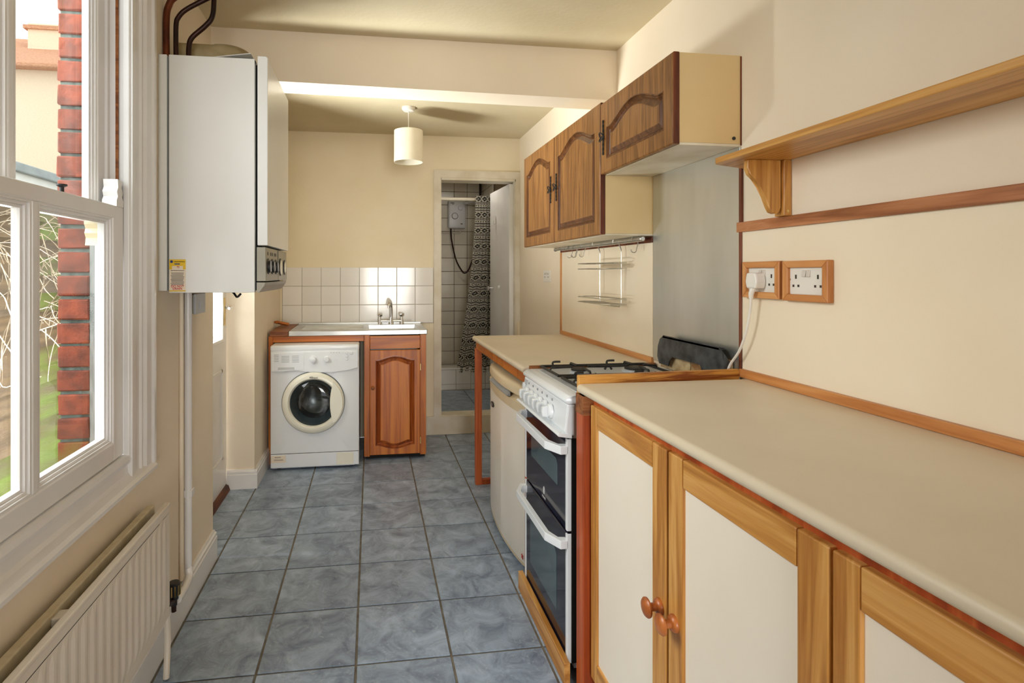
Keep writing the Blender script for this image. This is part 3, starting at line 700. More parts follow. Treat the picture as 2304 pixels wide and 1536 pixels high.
val = obj('valve_head', vb, 'black', rad, True)
for k in range(12):
    a = 2*math.pi*k/12; bb = B(-.002, .002, -.0015, .0015, 0, .036); bmesh.ops.translate(bb, verts=bb.verts[:], vec=Vector((-.690+.0208*math.cos(a), 2.052+.0208*math.sin(a), .203))); obj('grip_rib', bb, 'sticker_yellow' if False else 'brass', val)
b = tube(NB(), [(-.690, 2.052, .17), (-.690, 2.052, .143)], .0085, 8); tube(b, [(-.680, 1.885, .245), (-.690, 2.052, .180)], .009, 8); obj('valve_tail', b, 'copper_dark', rad, True)
b = tube(NB(), smooth_path([(-.672, 1.93, .22), (-.672, 1.94, .12), (-.668, 1.92, .04), (-.668, 1.915, .005)], 4), .010, 8); obj('tail_pipe', b, 'radiator_white', rad, True)

# ------------------------------------------------------------------ washing machine
wm = thing('washing_machine', 'white front-loading washing machine under the sink worktop', 'washing machine', (-.38, 4.1, 0))
WX0, WX1, WFY = -.674, -.084, 3.835
b = NB(); box(b, WX0, WX0+.02, WFY+.006, 4.38, .018, .835); box(b, WX1-.02, WX1, WFY+.006, 4.38, .018, .835); box(b, WX0+.02, WX1-.02, WFY+.22, 4.38, .018, .835); box(b, WX0+.02, WX1-.02, WFY+.006, WFY+.22, .018, .03)
body = obj('body', b, 'appliance', wm)
def around(k, n=96, r=None, ins=0):
    a = 2*math.pi*(k+.5)/n; c_, s_ = math.cos(a), math.sin(a)
    if r: return (-.389+r*c_, .458+r*s_)
    hx = (WX1-ins+.389) if c_ > 0 else (WX0+ins+.389); hz = (.835-.458) if s_ > 0 else (.018-.458)
    t = min(hx/c_ if abs(c_) > 1e-6 else 9, hz/s_ if abs(s_) > 1e-6 else 9); return (-.389+t*c_, .458+t*s_)
lp = lambda y, r=None, ins=0: [(p[0], y, p[1]) for p in (around(k, 96, r, ins) for k in range(96))]
b = NB(); loft(b, [lp(WFY+.012), lp(WFY+.006), lp(WFY, None, .008), lp(WFY, .165), lp(WFY+.03, .150)], cap=False); obj('front_panel', b, 'appliance', body, True)
obj('top', B(WX0-.002, WX1+.002, WFY-.004, 4.38, .806, .848, bev=.012, seg=3), 'appliance', wm, True)
for x in (WX0+.05, WX1-.05):
    b = NB(); lathe(b, [(.02, 0), (.02, .02)], (x, WFY+.06, 0), 'Z', 12); obj('foot', b, 'black', wm)
# control fascia with curved lower lip
pts = [(WX0+.006, .805), (WX1-.006, .805), (WX1-.006, .690)] + [(WX1-.006-(WX1-WX0-.012)*t, .690-.028*math.sin(math.pi*min(1, t*1.25))**.8 if t < .8 else .672) for t in [i/12 for i in range(1, 12)]] + [(WX0+.006, .674)]
fas = obj('control_fascia', prism(NB(), pts, 'Y', WFY-.014, WFY+.002, bev=.003), 'appliance', wm)
dr = obj('detergent_drawer', B(WX0+.010, -.452, WFY-.0165, WFY-.012, .680, .800, bev=.002), 'appliance', fas)
obj('drawer_grip', B(-.622, -.515, WFY-.0175, WFY-.016, .681, .702), 'oven_grey', fas); obj('grip_lip', B(-.620, -.517, WFY-.0185, WFY-.017, .681, .686), 'appliance', fas)
for x, r in ((-.392, .023), (-.300, .019)):
    b = NB(); lathe(b, [(r*1.12, 0), (r*1.12, -.003), (r, -.005), (r*.92, -.022), (r*.8, -.024), (0, -.024)], (x, WFY-.014, .752), 'Y', 28); obj('knob', b, 'appliance', wm, True)
for x, z in ((-.135, .790), (-.165, .790), (-.165, .768), (-.165, .748)):
    r = .0115 if x > -.15 else .008
    b = NB(); lathe(b, [(r, 0), (r, -.005), (r*.7, -.008), (0, -.008)], (x, WFY-.014, z), 'Y', 16); obj('button', b, 'appliance', wm, True)
b = NB()
for x in (-.272, -.253, -.234, -.216): box(b, x-.002, x+.002, WFY-.0148, WFY-.0138, .793, .797)
for k in range(5): box(b, -.648, -.618, WFY-.0175, WFY-.016, .786-.011*k, .789-.011*k)
for k in range(5):
    box(b, -.60, -.548, WFY-.0175, WFY-.016, .776-.010*k, .7785-.010*k); box(b, -.53, -.485, WFY-.0175, WFY-.016, .776-.010*k, .7785-.010*k)
obj('programme_print', b, 'ink_grey', fas)['kind'] = 'stuff'
# porthole door
DC = (-.389, WFY, .458)
b = NB(); lathe(b, [(.211, 0), (.211, -.012), (.206, -.018)], DC, 'Y', 64, caps=False); obj('door_seal', b, 'rubber', wm, True)
b = NB(); lathe(b, [(.2075, -.004), (.2075, -.020), (.200, -.030), (.180, -.038), (.168, -.038), (.160, -.030), (.155, -.012)], DC, 'Y', 72, caps=False); pd = obj('porthole_door', b, 'ivory', wm, True)
b = NB(); lathe(b, [(.156, -.016), (.150, -.006), (.140, .010), (.120, .05)], DC, 'Y', 64, caps=False); obj('inner_ring', b, 'rubber', pd, True)
b = NB(); lathe(b, [(.153, -.014), (.140, -.026), (.10, -.034), (.05, -.037), (0, -.038)], DC, 'Y', 56, caps=False); obj('porthole_glass', b, 'washer_glass', pd, True)
b = NB(); lathe(b, [(.118, .04), (.116, .16), (.05, .19), (0, .19)], DC, 'Y', 48, caps=False); drm = obj('drum', b, 'drum', wm, True)
for k in range(3):
    a = R(20+120*k); b = B(-.012, .012, .05, .18, -.022, .0); bmesh.ops.translate(b, verts=b.verts[:], vec=Vector((0, 0, .112))); bmesh.ops.rotate(b, verts=b.verts[:], matrix=Matrix.Rotation(a, 3, 'Y')); bmesh.ops.translate(b, verts=b.verts[:], vec=Vector(DC)); obj('paddle', b, 'drum', drm)
# handle swelling on the right of the ring
pts = []
for k in range(13):
    a = R(-48+96*k/12); pts.append((DC[0]+.196*math.cos(a), DC[2]+.196*math.sin(a)))
for k in range(9):
    t = 1-2*k/8; pts.append((DC[0]+.112+.016*t*t, DC[2]+.118*t))
obj('door_handle', prism(NB(), pts, 'Y', WFY-.043, WFY-.020, bev=.005), 'ivory', pd, True)
b = NB(); lathe(b, [(.012, 0), (.012, -.001), (.010, -.001), (.010, 0)], (-.400, WFY-.0385, .636), 'Y', 20, sx=.9, sy=.35, caps=False)
merge(b, text_bm('Whirlpool', .013, lambda u, v: (-.386+u, WFY-.0392, .632+v), .0002)); obj('maker_name', b, 'ink_dark', pd)
# kick panel
kp = obj('kick_panel', B(WX0+.003, WX1-.003, WFY-.004, WFY+.002, .022, .112, bev=.003), 'appliance', wm)
obj('kick_joint', B(WX0+.003, WX1-.003, WFY-.002, WFY+.003, .112, .1145), 'dark_void', wm)
obj('filter_flap', B(-.235, -.122, WFY-.006, WFY-.003, .026, .106, bev=.001), 'ivory', kp)
lb = obj('service_label', B(-.668, -.574, WFY-.006, WFY-.0035, .056, .104, bev=.001), 'sticker_cream', kp)
b = NB(); box(b, -.645, -.605, WFY-.0066, WFY-.0058, .091, .094); box(b, -.65, -.59, WFY-.0066, WFY-.0058, .077, .0785); box(b, -.65, -.59, WFY-.0066, WFY-.0058, .072, .0735); obj('label_print', b, 'ink_dark', lb)

# ------------------------------------------------------------------ sink unit
def arch_loop(w, h, m, depth, place, rise=.05, bottom=0.0, N_=8, M_=28):
    """arched panel outline inset by m; same number of points for every m"""
    pts = []
    x0, x1 = m, w-m
    def yt(x):
        t = (x-w/2)/((w-2*m)/2); a = abs(t)
        if a > .86: s = 0
        else: s = .5+.5*math.cos(math.pi*a/.86); s = s**.62
        return h-m-rise+rise*s
    def yb(x):
        t = abs((x-w/2)/((w-2*m)/2)); s = 0 if t > .86 else (.5+.5*math.cos(math.pi*t/.86))**.62
        return m + bottom*(1-s)
    if rise == 0: yt = lambda x: h-m
    if bottom == 0: yb = lambda x: m
    for i in range(M_): x = x0+(x1-x0)*i/M_; pts.append((x, yb(x)))
    for i in range(N_): pts.append((x1, yb(x1)+(yt(x1)-yb(x1))*i/N_))
    for i in range(M_): x = x1+(x0-x1)*i/M_; pts.append((x, yt(x)))
    for i in range(N_): pts.append((x0, yt(x0)+(yb(x0)-yt(x0))*i/N_))
    return [place(u, v, depth) for u, v in pts]
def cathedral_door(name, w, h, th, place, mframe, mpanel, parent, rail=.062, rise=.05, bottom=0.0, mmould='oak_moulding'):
    A = lambda m, d, r=rise, bt=bottom: arch_loop(w, h, m, d, place, r, bt)
    b = NB()
    loft(b, [A(0, 0, 0, 0), A(0, th-.004, 0, 0), A(.004, th, 0, 0), A(rail, th), A(rail, th-.012)], cap=False)
    loft(b, [A(0, 0, 0, 0), A(0, .002, 0, 0)])
    d = obj(name, b, mframe, parent)
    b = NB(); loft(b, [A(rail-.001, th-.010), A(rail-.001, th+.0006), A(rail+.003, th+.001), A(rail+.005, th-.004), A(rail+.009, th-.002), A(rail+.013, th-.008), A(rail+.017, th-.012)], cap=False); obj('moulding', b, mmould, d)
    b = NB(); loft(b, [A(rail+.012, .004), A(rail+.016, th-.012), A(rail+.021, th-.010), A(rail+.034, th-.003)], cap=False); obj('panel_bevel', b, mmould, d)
    b = NB(); loft(b, [A(rail+.034, .004), A(rail+.034, th-.003), A(rail+.037, th-.002)]); obj('panel', b, mpanel, d)
    return d
SF = 3.975
sk = thing('sink_cupboard', 'orange pine cupboard with an arched door under the steel sink', 'cupboard', (.17, 4.24, 0))
obj('side', B(-.046, -.030, SF+.022, 4.48, .04, .893), 'pine_red_z', sk); obj('side', B(.376, .392, SF+.022, 4.48, .04, .893), 'pine_red_z', sk); obj('floor_board', B(-.030, .376, SF+.022, 4.48, .04, .056), 'pine_red_x', sk)
obj('stile', B(-.050, -.010, SF-.002, SF+.022, .022, .895, bev=.002), 'pine_red_z', sk); obj('stile', B(.352, .396, SF-.002, SF+.022, .022, .895, bev=.002), 'pine_red_z', sk)
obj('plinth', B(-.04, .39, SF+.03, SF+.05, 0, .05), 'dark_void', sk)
df = obj('drawer_front', B(-.008, .350, SF-.012, SF+.01, .795, .888, bev=.002), 'pine_red_x', sk)
place = lambda u, v, d: (-.010+u, SF-d, .036+v)
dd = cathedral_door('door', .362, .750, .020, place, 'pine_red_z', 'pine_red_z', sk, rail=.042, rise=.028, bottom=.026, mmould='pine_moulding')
b = NB(); lathe(b, [(.006, 0), (.006, -.012), (.013, -.016), (.013, -.022), (.007, -.027), (0, -.027)], (.012, SF-.020, .520), 'Y', 18); obj('knob', b, 'end_grain', dd, True)
for z in (.66, .13): obj('hinge', B(.350, .357, SF-.020, SF-.006, z-.025, z+.025, bev=.002), 'brass', dd)
wf = thing('worktop_frame', 'pine worktop frame around the washing machine beside the sink cupboard', 'worktop frame', (-.4, 3.98, 0))  # worktop frame: rail, upright and worktop end around the washing machine
obj('rail', B(-.682, -.051, SF-.002, SF+.022, .852, .894, bev=.002), 'pine_red_x', wf); obj('upright', B(-.712, -.682, SF-.002, SF+.022, 0.0, .894, bev=.002), 'pine_red_z', wf)
obj('worktop_end', B(-.702, -.577, SF-.010, 4.50, .895, .931, bev=.002), 'end_grain', wf)
# steel top
so = thing('steel_sink', 'stainless steel sink top with drainer beside the mixer tap', 'sink', (-.08, 4.24, .895))
b = NB(); SX0, SX1, SY0, SY1, BX0, BX1, BY_0, BY_1 = -.575, .404, SF-.012, 4.502, -.02, .345, 4.06, 4.37
box(b, SX0, BX0, SY0, SY1, .895, .930, bev=.004); box(b, BX1, SX1, SY0, SY1, .895, .930, bev=.004); box(b, BX0-.005, BX1+.005, SY0, BY_0, .895, .930, bev=.003); box(b, BX0-.005, BX1+.005, BY_1, SY1, .895, .930, bev=.003)
top = obj('top', b, 'sink_steel', so)
b = NB(); loft(b, [[(BX0, BY_0, .929), (BX1, BY_0, .929), (BX1, BY_1, .929), (BX0, BY_1, .929)], [(BX0+.02, BY_0+.02, .78), (BX1-.02, BY_0+.02, .78), (BX1-.02, BY_1-.02, .78), (BX0+.02, BY_1-.02, .78)]], cap=False)
box(b, BX0+.015, BX1-.015, BY_0+.015, BY_1-.015, .772, .781); obj('bowl', b, 'sink_steel', so)
for k in range(7): obj('drainer_ridge', B(-.50, -.06, 4.08+k*.042, 4.092+k*.042, .929, .9335, bev=.002), 'sink_steel', top)
obj('upstand', B(SX0, SX1, 4.485, 4.502, .929, .942, bev=.003), 'sink_steel', top)
tap = thing('mixer_tap', 'chrome mixer tap with curved spout and clear knobs', 'tap', (.155, 4.44, .93))
b = NB(); tube(b, [(.070, 4.435, .955), (.245, 4.435, .955)], .011, 12); lathe(b, [(.022, .93), (.020, .945), (.014, .975), (.012, .985)], (.160, 4.435, 0), 'Z', 20); obj('bridge', b, 'chrome', tap, True)
obj('spout', tube(NB(), smooth_path([(.160, 4.435, .97), (.160, 4.433, 1.03), (.157, 4.425, 1.085), (.150, 4.40, 1.115), (.143, 4.355, 1.118), (.138, 4.315, 1.095), (.136, 4.305, 1.065)], 6), [.0125]*20+[.0115]*17, 12), 'chrome', tap, True)
for x in (.070, .245):
    b = NB(); lathe(b, [(.017, .930), (.014, .950), (.010, .985), (.009, .990)], (x, 4.435, 0), 'Z', 16); pl = obj('pillar', b, 'chrome', tap, True)
    b = NB(); lathe(b, [(.010, .988), (.020, .994), (.022, 1.004), (.021, 1.014), (.012, 1.018), (0, 1.0185)], (x, 4.435, 0), 'Z', 8); obj('handle', b, 'chrome', pl)
b = B(-.068, .068, -.018, .018, 0, .018, bev=.003); bmesh.ops.rotate(b, verts=b.verts[:], matrix=Matrix.Rotation(R(62), 3, 'Z')); bmesh.ops.rotate(b, verts=b.verts[:], matrix=Matrix.Rotation(R(-14), 3, 'X')); bmesh.ops.translate(b, verts=b.verts[:], vec=Vector((-.672, 4.30, .950)))
single('wood_offcut', b, 'pine_red_y', 'loose pine offcut at the end of the sink top', 'offcut')

# ------------------------------------------------------------------ pendant lamp
pen = thing('pendant_lamp', 'cream drum shade pendant lamp hanging from the ceiling', 'lamp', (.255, 3.78, ZC))
b = NB(); lathe(b, [(.046, 0), (.046, -.012), (.036, -.026), (.012, -.030), (0, -.030)], (.255, 3.78, ZC), 'Z', 28); obj('ceiling_rose', b, 'plastic_white', pen, True)
obj('flex', tube(NB(), [(.255, 3.78, ZC-.02), (.255, 3.78, 2.25)], .0035, 6), 'plastic_white', pen, True)
b = NB(); lathe(b, [(.097, 2.102), (.100, 2.102), (.099, 2.318), (.096, 2.318), (.097, 2.102)], (.255, 3.78, 0), 'Z', 48, caps=False); sh = obj('shade', b, 'shade', pen, True)
b = NB(); lathe(b, [(.020, 2.20), (.022, 2.25), (.014, 2.275), (0, 2.276)], (.255, 3.78, 0), 'Z', 16); obj('lamp_holder', b, 'plastic_white', pen, True)
b = NB()
for k in range(3): a = R(120*k+15); tube(b, [(.255, 3.78, 2.25), (.255+.097*math.cos(a), 3.78+.097*math.sin(a), 2.262)], .0018, 5)
obj('spider', b, 'wire', sh)

# ------------------------------------------------------------------ wall cupboards
def iron_handle(y, z, xf, parent):
    b = NB(); pts = []
    tw = [(z+dz, .0022+.0018*abs(math.sin(dz*160))) for dz in [(-.075+.15*i/40) for i in range(41)]]
    tube(b, [(xf-.004, y, zz) for zz, _ in tw], [r for _, r in tw], 6)
    lathe(b, [(.009, 0), (.009, -.004), (.005, -.010), (0, -.012)], (xf-.002, y, z), 'X', 12)
    ring = [(xf-.014-.010*abs(math.sin(a)), y+.016*math.cos(a)-.012, z+.019*math.sin(a)-.002) for a in [2*math.pi*i/24 for i in range(24)]]
    tube(b, ring, .0026, 6, closed=True)
    return obj('handle', b, 'black_iron', parent, True)
CF = 1.000    # door face plane
def cup_door(y0, y1, z0, z1, parent, handle_y, handle_z):
    w, h = y1-y0, z1-z0
    d = cathedral_door('door', w, h, .022, lambda u, v, dd: (CF+.022-dd, y0+u, z0+v), 'oak_z', 'oak_z', parent, rail=.060, rise=.055 if h < .5 else .060)
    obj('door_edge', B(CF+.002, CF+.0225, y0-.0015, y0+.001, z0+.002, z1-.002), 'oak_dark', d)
    iron_handle(handle_y, handle_z, CF, d); return d
wc = thing('wall_cupboard', 'tall two-door oak wall cupboard above the utensil rail', 'cupboard', (1.13, 2.9, 1.51))
obj('carcass', B(CF+.024, XR, 2.300, 3.515, 1.512, 2.09), 'laminate_cab', wc)
obj('base_board', B(CF+.024, XR, 2.300, 3.515, 1.505, 1.5125), 'laminate_under', wc)
cup_door(2.922, 3.515, 1.508, 2.090, wc, 2.965, 1.805); cup_door(2.300, 2.914, 1.508, 2.090, wc, 2.872, 1.805)
wc2 = thing('wall_cupboard', 'short single-door oak wall cupboard above the steel splashback', 'cupboard', (1.13, 2.0, 1.77))
obj('carcass', B(CF+.024, XR, 1.712, 2.300, 1.776, 2.078), 'laminate_cab', wc2)
obj('base_board', B(CF+.024, XR, 1.712, 2.300, 1.768, 1.7765), 'laminate_under', wc2)
cup_door(1.712, 2.296, 1.770, 2.080, wc2, 2.262, 1.925)
b = NB(); lathe(b, [(.006, 0), (.006, -.003), (0, -.004)], (1.222, 1.712, 1.795), 'Y', 12); obj('screw_cap', b, 'black', wc2)
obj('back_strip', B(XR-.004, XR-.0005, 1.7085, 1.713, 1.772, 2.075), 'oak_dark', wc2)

# ------------------------------------------------------------------ splashbacks and wall trims
struct('trim_panel_top', B(XR-.010, XR, 2.295, 3.49, 1.474, 1.500, bev=.001), 'oak_dark', 'dark wood strip behind the utensil rail')
struct('trim_panel_side', B(XR-.012, XR, 3.474, 3.492, .94, 1.474, bev=.001), 'trim_z', 'upright wood bead at the end of the cream wall panel')
struct('trim_worktop_far', B(XR-.014, XR, 2.295, 3.492, .937, .962, bev=.002), 'trim_y', 'wood bead along the wall behind the far worktop')
struct('trim_worktop_near', B(XR-.018, XR, YF, 1.700, .986, 1.014, bev=.002), 'trim_y', 'wood bead along the wall behind the near worktop')
struct('trim_dado', B(XR-.014, XR, YF, 1.718, 1.476, 1.509, bev=.0015), 'dado_y', 'brown wood rail across the wall under the shelf')
struct('trim_steel_edge', B(XR-.010, XR, 1.700, 1.711, 1.0, 1.745, bev=.001), 'oak_dark', 'thin dark wood strip beside the steel splashback')
single('splashback_panel', B(XR-.005, XR-.0005, 2.296, 3.474, .962, 1.474), 'panel', 'smooth cream wall panel behind the hanging wire rack', 'splashback')
single('splashback_panel', B(XR-.005, XR-.0005, YF+.02, 1.699, 1.014, 1.476), 'panel', 'glossy cream wall panel around the framed sockets', 'splashback')
single('steel_splashback', B(XR-.006, XR-.0005, 1.712, 2.292, .952, 1.7675, bev=.001), 'steel', 'scratched steel sheet on the wall behind the cooker', 'splashback')

# shelf
shf = thing('wall_shelf', 'long pine shelf on a shaped bracket above the brown wood rail', 'shelf', (1.16, .8, 1.51))
b = prism(NB(), [(1.06, YF+.05), (1.06, 1.572), (1.072, 1.590), (XR-.001, 1.655), (XR-.001, YF+.05)], 'Z', 1.677, 1.695, bev=.003); obj('board', b, 'pine_y', shf)
pts = [(1.113, 1.677), (1.222, 1.677), (1.222, 1.535), (1.217, 1.521), (1.204, 1.515), (1.190, 1.520), (1.181, 1.535), (1.170, 1.567), (1.157, 1.597), (1.138, 1.618), (1.120, 1.632), (1.112, 1.650)]
obj('bracket', prism(NB(), pts, 'Y', 1.494, 1.514, bev=.003), 'pine_z', shf)
bt = obj('batten', B(1.224, XR-.001, 1.484, 1.524, 1.509, 1.677, bev=.002), 'pine_z', shf)
b = NB(); lathe(b, [(.004, 0), (.004, -.002), (0, -.002)], (1.236, 1.485, 1.523), 'Y', 10); obj('screw', b, 'brass', bt)

# utensil rail, hooks, rack
ur = thing('utensil_rail', 'steel utensil rail under the tall wall cupboard', 'rail', (1.20, 2.9, 1.48))
obj('bar', tube(NB(), [(1.205, 2.32, 1.492), (1.205, 3.36, 1.492)], .0125, 14), 'wire', ur, True)
b = NB(); lathe(b, [(.0125, 0), (.010, .015), (.008, .03), (.008, .12), (.011, .125), (.011, .14), (0, .142)], (1.205, 3.35, 1.492), 'Y', 14); obj('end_cap', b, 'wire', ur, True)
b = NB(); lathe(b, [(.0125, 0), (.013, -.006), (.009, -.012), (0, -.012)], (1.205, 2.32, 1.492), 'Y', 14); obj('end_cap', b, 'wire', ur, True)
for y in (2.40, 3.30): obj('wall_bracket', B(1.205, XR-.010, y-.006, y+.006, 1.487, 1.497), 'wire', ur)
def s_hook(y, lab, tilt=0):
    p = []
    for k in range(9): a = R(200-200*k/8); p.append((1.205+.0145*math.cos(a)*-1, y, 1.492+.0150*math.sin(a)))
    p = [(1.205-.0150*math.cos(R(a)), y+tilt*k*.002, 1.492+.0150*math.sin(R(a))) for k, a in enumerate(range(-20, 200, 20))]
    p += [(1.220, y, 1.470), (1.214, y, 1.452)]
    p += [(1.200-.014*math.cos(R(a)), y, 1.448+.016*math.sin(R(a))) for a in range(-160, 10, 20)]
    return single('s_hook', tube(NB(), smooth_path(p, 2), .0022, 6), 'wire', lab, 'hook', 'hooks on the utensil rail', True)
s_hook(3.215, 'steel hook on the utensil rail, nearest the shower doorway end', 1)
for y in (3.150, 3.135): s_hook(y, 'steel hook bunched with another on the utensil rail')
s_hook(3.02, 'lone steel hook between the bunched hooks and the wire rack', -1)
s_hook(2.385, 'lone steel hook at the cooker end of the utensil rail')
rk = thing('wire_rack', 'two-tier wire rack hanging from the utensil rail', 'rack', (1.19, 2.7, 1.17))
for y0 in (2.845, 2.590):
    y1 = y0-.03
    obj('upright_wire', tube(NB(), smooth_path([(1.194, y0+.004, 1.488), (1.196, y0+.002, 1.504), (1.206, y0, 1.510), (1.218, y0-.002, 1.500), (1.220, y0-.012, 1.482), (1.221, y0-.022, 1.465), (1.222, y1, 1.448), (1.222, y1, 1.40), (1.222, y1, 1.205), (1.216, y1-.004, 1.185), (1.208, y1-.010, 1.172)], 4), .0030, 8), 'wire', rk, True)
obj('base_wire', tube(NB(), [(1.208, 2.805, 1.172), (1.208, 2.550, 1.172)], .0030, 8), 'wire', rk, True)
for zt, zb in ((1.388, 1.360), (1.212, 1.185)):
    for nm, z in (('tier_rim', zt), ('tier_floor', zb)):
        ring = [(1.217, 2.495, z), (1.217, 2.86, z), (1.150, 2.875, z), (1.110, 2.84, z), (1.110, 2.53, z), (1.150, 2.488, z)]
        b = tube(NB(), ring, .0026, 6, closed=True)
        if nm == 'tier_floor':
            for k in range(4): tube(b, [(1.135+k*.02, 2.865-.004*(3-k), z), (1.135+k*.02, 2.498, z)], .002, 6)
        obj(nm, b, 'wire', rk, True)

# ------------------------------------------------------------------ sockets
def socket(y0, y1, z0, z1, label, xw=XR-.005):
    t = thing('framed_socket', label, 'socket', (xw, (y0+y1)/2, z0), 'framed sockets on the cream panel')
    fw = .020; x0 = xw-.020
    obj('frame_side', prism(NB(), [(y0, z0), (y1, z0), (y1-fw, z0+fw), (y0+fw, z0+fw)], 'X', x0, xw, bev=.002), 'trim_y', t)
    obj('frame_side', prism(NB(), [(y0, z1), (y1, z1), (y1-fw, z1-fw), (y0+fw, z1-fw)], 'X', x0, xw, bev=.002), 'trim_y', t)
    obj('frame_side', prism(NB(), [(y0, z0), (y0, z1), (y0+fw, z1-fw), (y0+fw, z0+fw)], 'X', x0, xw, bev=.002), 'trim_z', t)
    obj('frame_side', prism(NB(), [(y1, z0), (y1, z1), (y1-fw, z1-fw), (y1-fw, z0+fw)], 'X', x0, xw, bev=.002), 'trim_z', t)
    pl = obj('face_plate', B(xw-.010, xw, y0+fw-.001, y1-fw+.001, z0+fw-.001, z1-fw+.001, bev=.002), 'plastic_white', t)
    xc = xw-.0105; ym, zm = (y0+y1)/2, (z0+z1)/2
    for yc in (ym+.040, ym-.040):
        b = NB(); box(b, xc, xc+.001, yc-.003, yc+.003, zm+.006, zm+.018); box(b, xc, xc+.001, yc+.006, yc+.013, zm-.018, zm-.011); box(b, xc, xc+.001, yc-.013, yc-.006, zm-.018, zm-.011); obj('pin_holes', b, 'socket_shadow', pl)
    for yc in (ym+.008, ym-.008): obj('rocker_switch', prism(NB(), [(xc+.001, zm+.012), (xc-.005, zm+.012), (xc-.002, zm+.030), (xc+.001, zm+.032)], 'Y', yc-.006, yc+.006, bev=.001), 'switch_grey', pl)
    for yc in (ym+.062, ym-.062):
        b = NB(); lathe(b, [(.003, 0), (.003, -.0012), (0, -.0012)], (xc+.0005, yc, zm+.004), 'X', 10); obj('screw', b, 'chrome', pl)
    return t
socket(1.507, 1.674, 1.257, 1.374, 'wood-framed double socket with a white plug in it')
socket(1.328, 1.494, 1.255, 1.373, 'wood-framed double socket with two switches and no plug')
pg = thing('plug', 'white plug in the framed socket with its cable trailing down', 'plug', (1.21, 1.63, 1.25))
b = NB(); prism(b, [(1.578, 1.288), (1.620, 1.288), (1.626, 1.31), (1.620, 1.338), (1.578, 1.338), (1.572, 1.31)], 'X', 1.200, 1.2345, bev=.005); obj('plug_body', b, 'plastic_white', pg)
obj('cable_grip', tube(NB(), [(1.212, 1.602, 1.292), (1.207, 1.606, 1.270), (1.209, 1.609, 1.255)], [.009, .008, .006], 8), 'plastic_white', pg, True)
obj('cable', tube(NB(), smooth_path([(1.209, 1.609, 1.258), (1.211, 1.616, 1.215), (1.212, 1.634, 1.15), (1.213, 1.670, 1.08), (1.214, 1.722, 1.02), (1.215, 1.745, .965)], 8), .0042, 8), 'plastic_white', pg, True)
dx = thing('wall_socket', 'small white double socket on the wall past the cream panel', 'socket', (XR, 3.78, 1.28))
fpz = obj('face_plate', B(XR-.010, XR, 3.707, 3.853, 1.276, 1.358, bev=.002), 'plastic_white', dx)
b = NB()
for yc in (3.745, 3.815): box(b, XR-.0108, XR-.0098, yc-.003, yc+.003, 1.326, 1.340); box(b, XR-.0108, XR-.0098, yc+.006, yc+.013, 1.308, 1.314); box(b, XR-.0108, XR-.0098, yc-.013, yc-.006, 1.308, 1.314)
obj('pin_holes', b, 'socket_shadow', fpz)
for yc in (3.771, 3.789): obj('rocker_switch', B(XR-.014, XR-.0098, yc-.005, yc+.005, 1.326, 1.343, bev=.001), 'switch_grey', fpz)

# ------------------------------------------------------------------ far worktop on its pine frame
def rounded_top(name, x0, x1, y0, y1, z0, z1, parent):
    r = (z1-z0)/2
    pr = [(x1, z0), (x1, z1)] + [(x0+r-r*math.sin(a), (z0+z1)/2+r*math.cos(a)) for a in [math.pi*i/10 for i in range(11)]]
    return obj(name, prism(NB(), pr, 'Y', y0, y1), 'worktop', parent, True)
tb = thing('worktop_table', 'cream worktop on a red-brown pine frame over the fridge', 'worktop', (.95, 2.87, 0))
rounded_top('top', .640, XR-.001, 2.275, 3.452, .906, .937, tb)
ap = obj('apron', B(.662, .680, 2.29, 3.44, .862, .906), 'pine_red_y', tb)
for y0, y1 in ((2.292, 2.41), (2.415, 2.70), (2.705, 2.82), (2.825, 2.93), (2.935, 3.40)): obj('apron_block', B(.656, .664, y0, y1, .862, .905, bev=.001), 'pine_red_y', ap)
obj('leg', B(.654, .694, 3.402, 3.442, 0, .862, bev=.002), 'post_red', tb); obj('leg', B(.654, .694, 2.262, 2.290, 0, .905, bev=.002), 'post_red', tb); obj('leg', B(1.19, 1.23, 3.402, 3.442, 0, .905, bev=.002), 'post_red', tb)
obj('floor_rail', B(.694, 1.19, 3.405, 3.440, .0, .032, bev=.002), 'post_red', tb)
obj('end_strip', B(.668, 1.24, 2.258, 2.275, .900, .943, bev=.002), 'end_grain', tb)

# ------------------------------------------------------------------ fridge
fg = thing('fridge', 'cream under-counter fridge with a moulded beige handle', 'fridge', (.90, 2.70, 0))
FY0, FY1 = 2.335, 3.085
obj('cabinet', B(.72, 1.18, FY0+.01, FY1-.01, .03, .835, bev=.006), 'fridge_white', fg)
def bow(z, inset=0, push=0, x_back=.72):
    L_ = [(x_back, FY0+inset, z)]
    for i in range(17):
        t = i/16; y = FY0+inset+(FY1-FY0-2*inset)*t; s = math.sin(math.pi*t)**.55
        L_.append((.690-.048*s-push, y, z))
    L_.append((x_back, FY1-inset, z)); return L_
b = NB(); loft(b, [bow(.045), bow(.052, 0, .002), bow(.700, 0, .002), bow(.705)]); fd = obj('door', b, 'fridge_white', fg, True)
b = NB(); loft(b, [bow(.032, .002), bow(.044, .0, .001)]); obj('bottom_trim', b, 'fridge_trim', fg, True)
b = NB(); loft(b, [bow(.705), bow(.708, 0, .004), bow(.752, 0, .006), bow(.757, .002, -.004), bow(.762, .004, -.022), bow(.772, .004, -.022), bow(.778, .002, -.002), bow(.785, 0, .006), bow(.812, .001, .006), bow(.826, .006, -.002), bow(.832, .016, -.018)])
hd = obj('handle_trim', b, 'fridge_trim', fg, True)
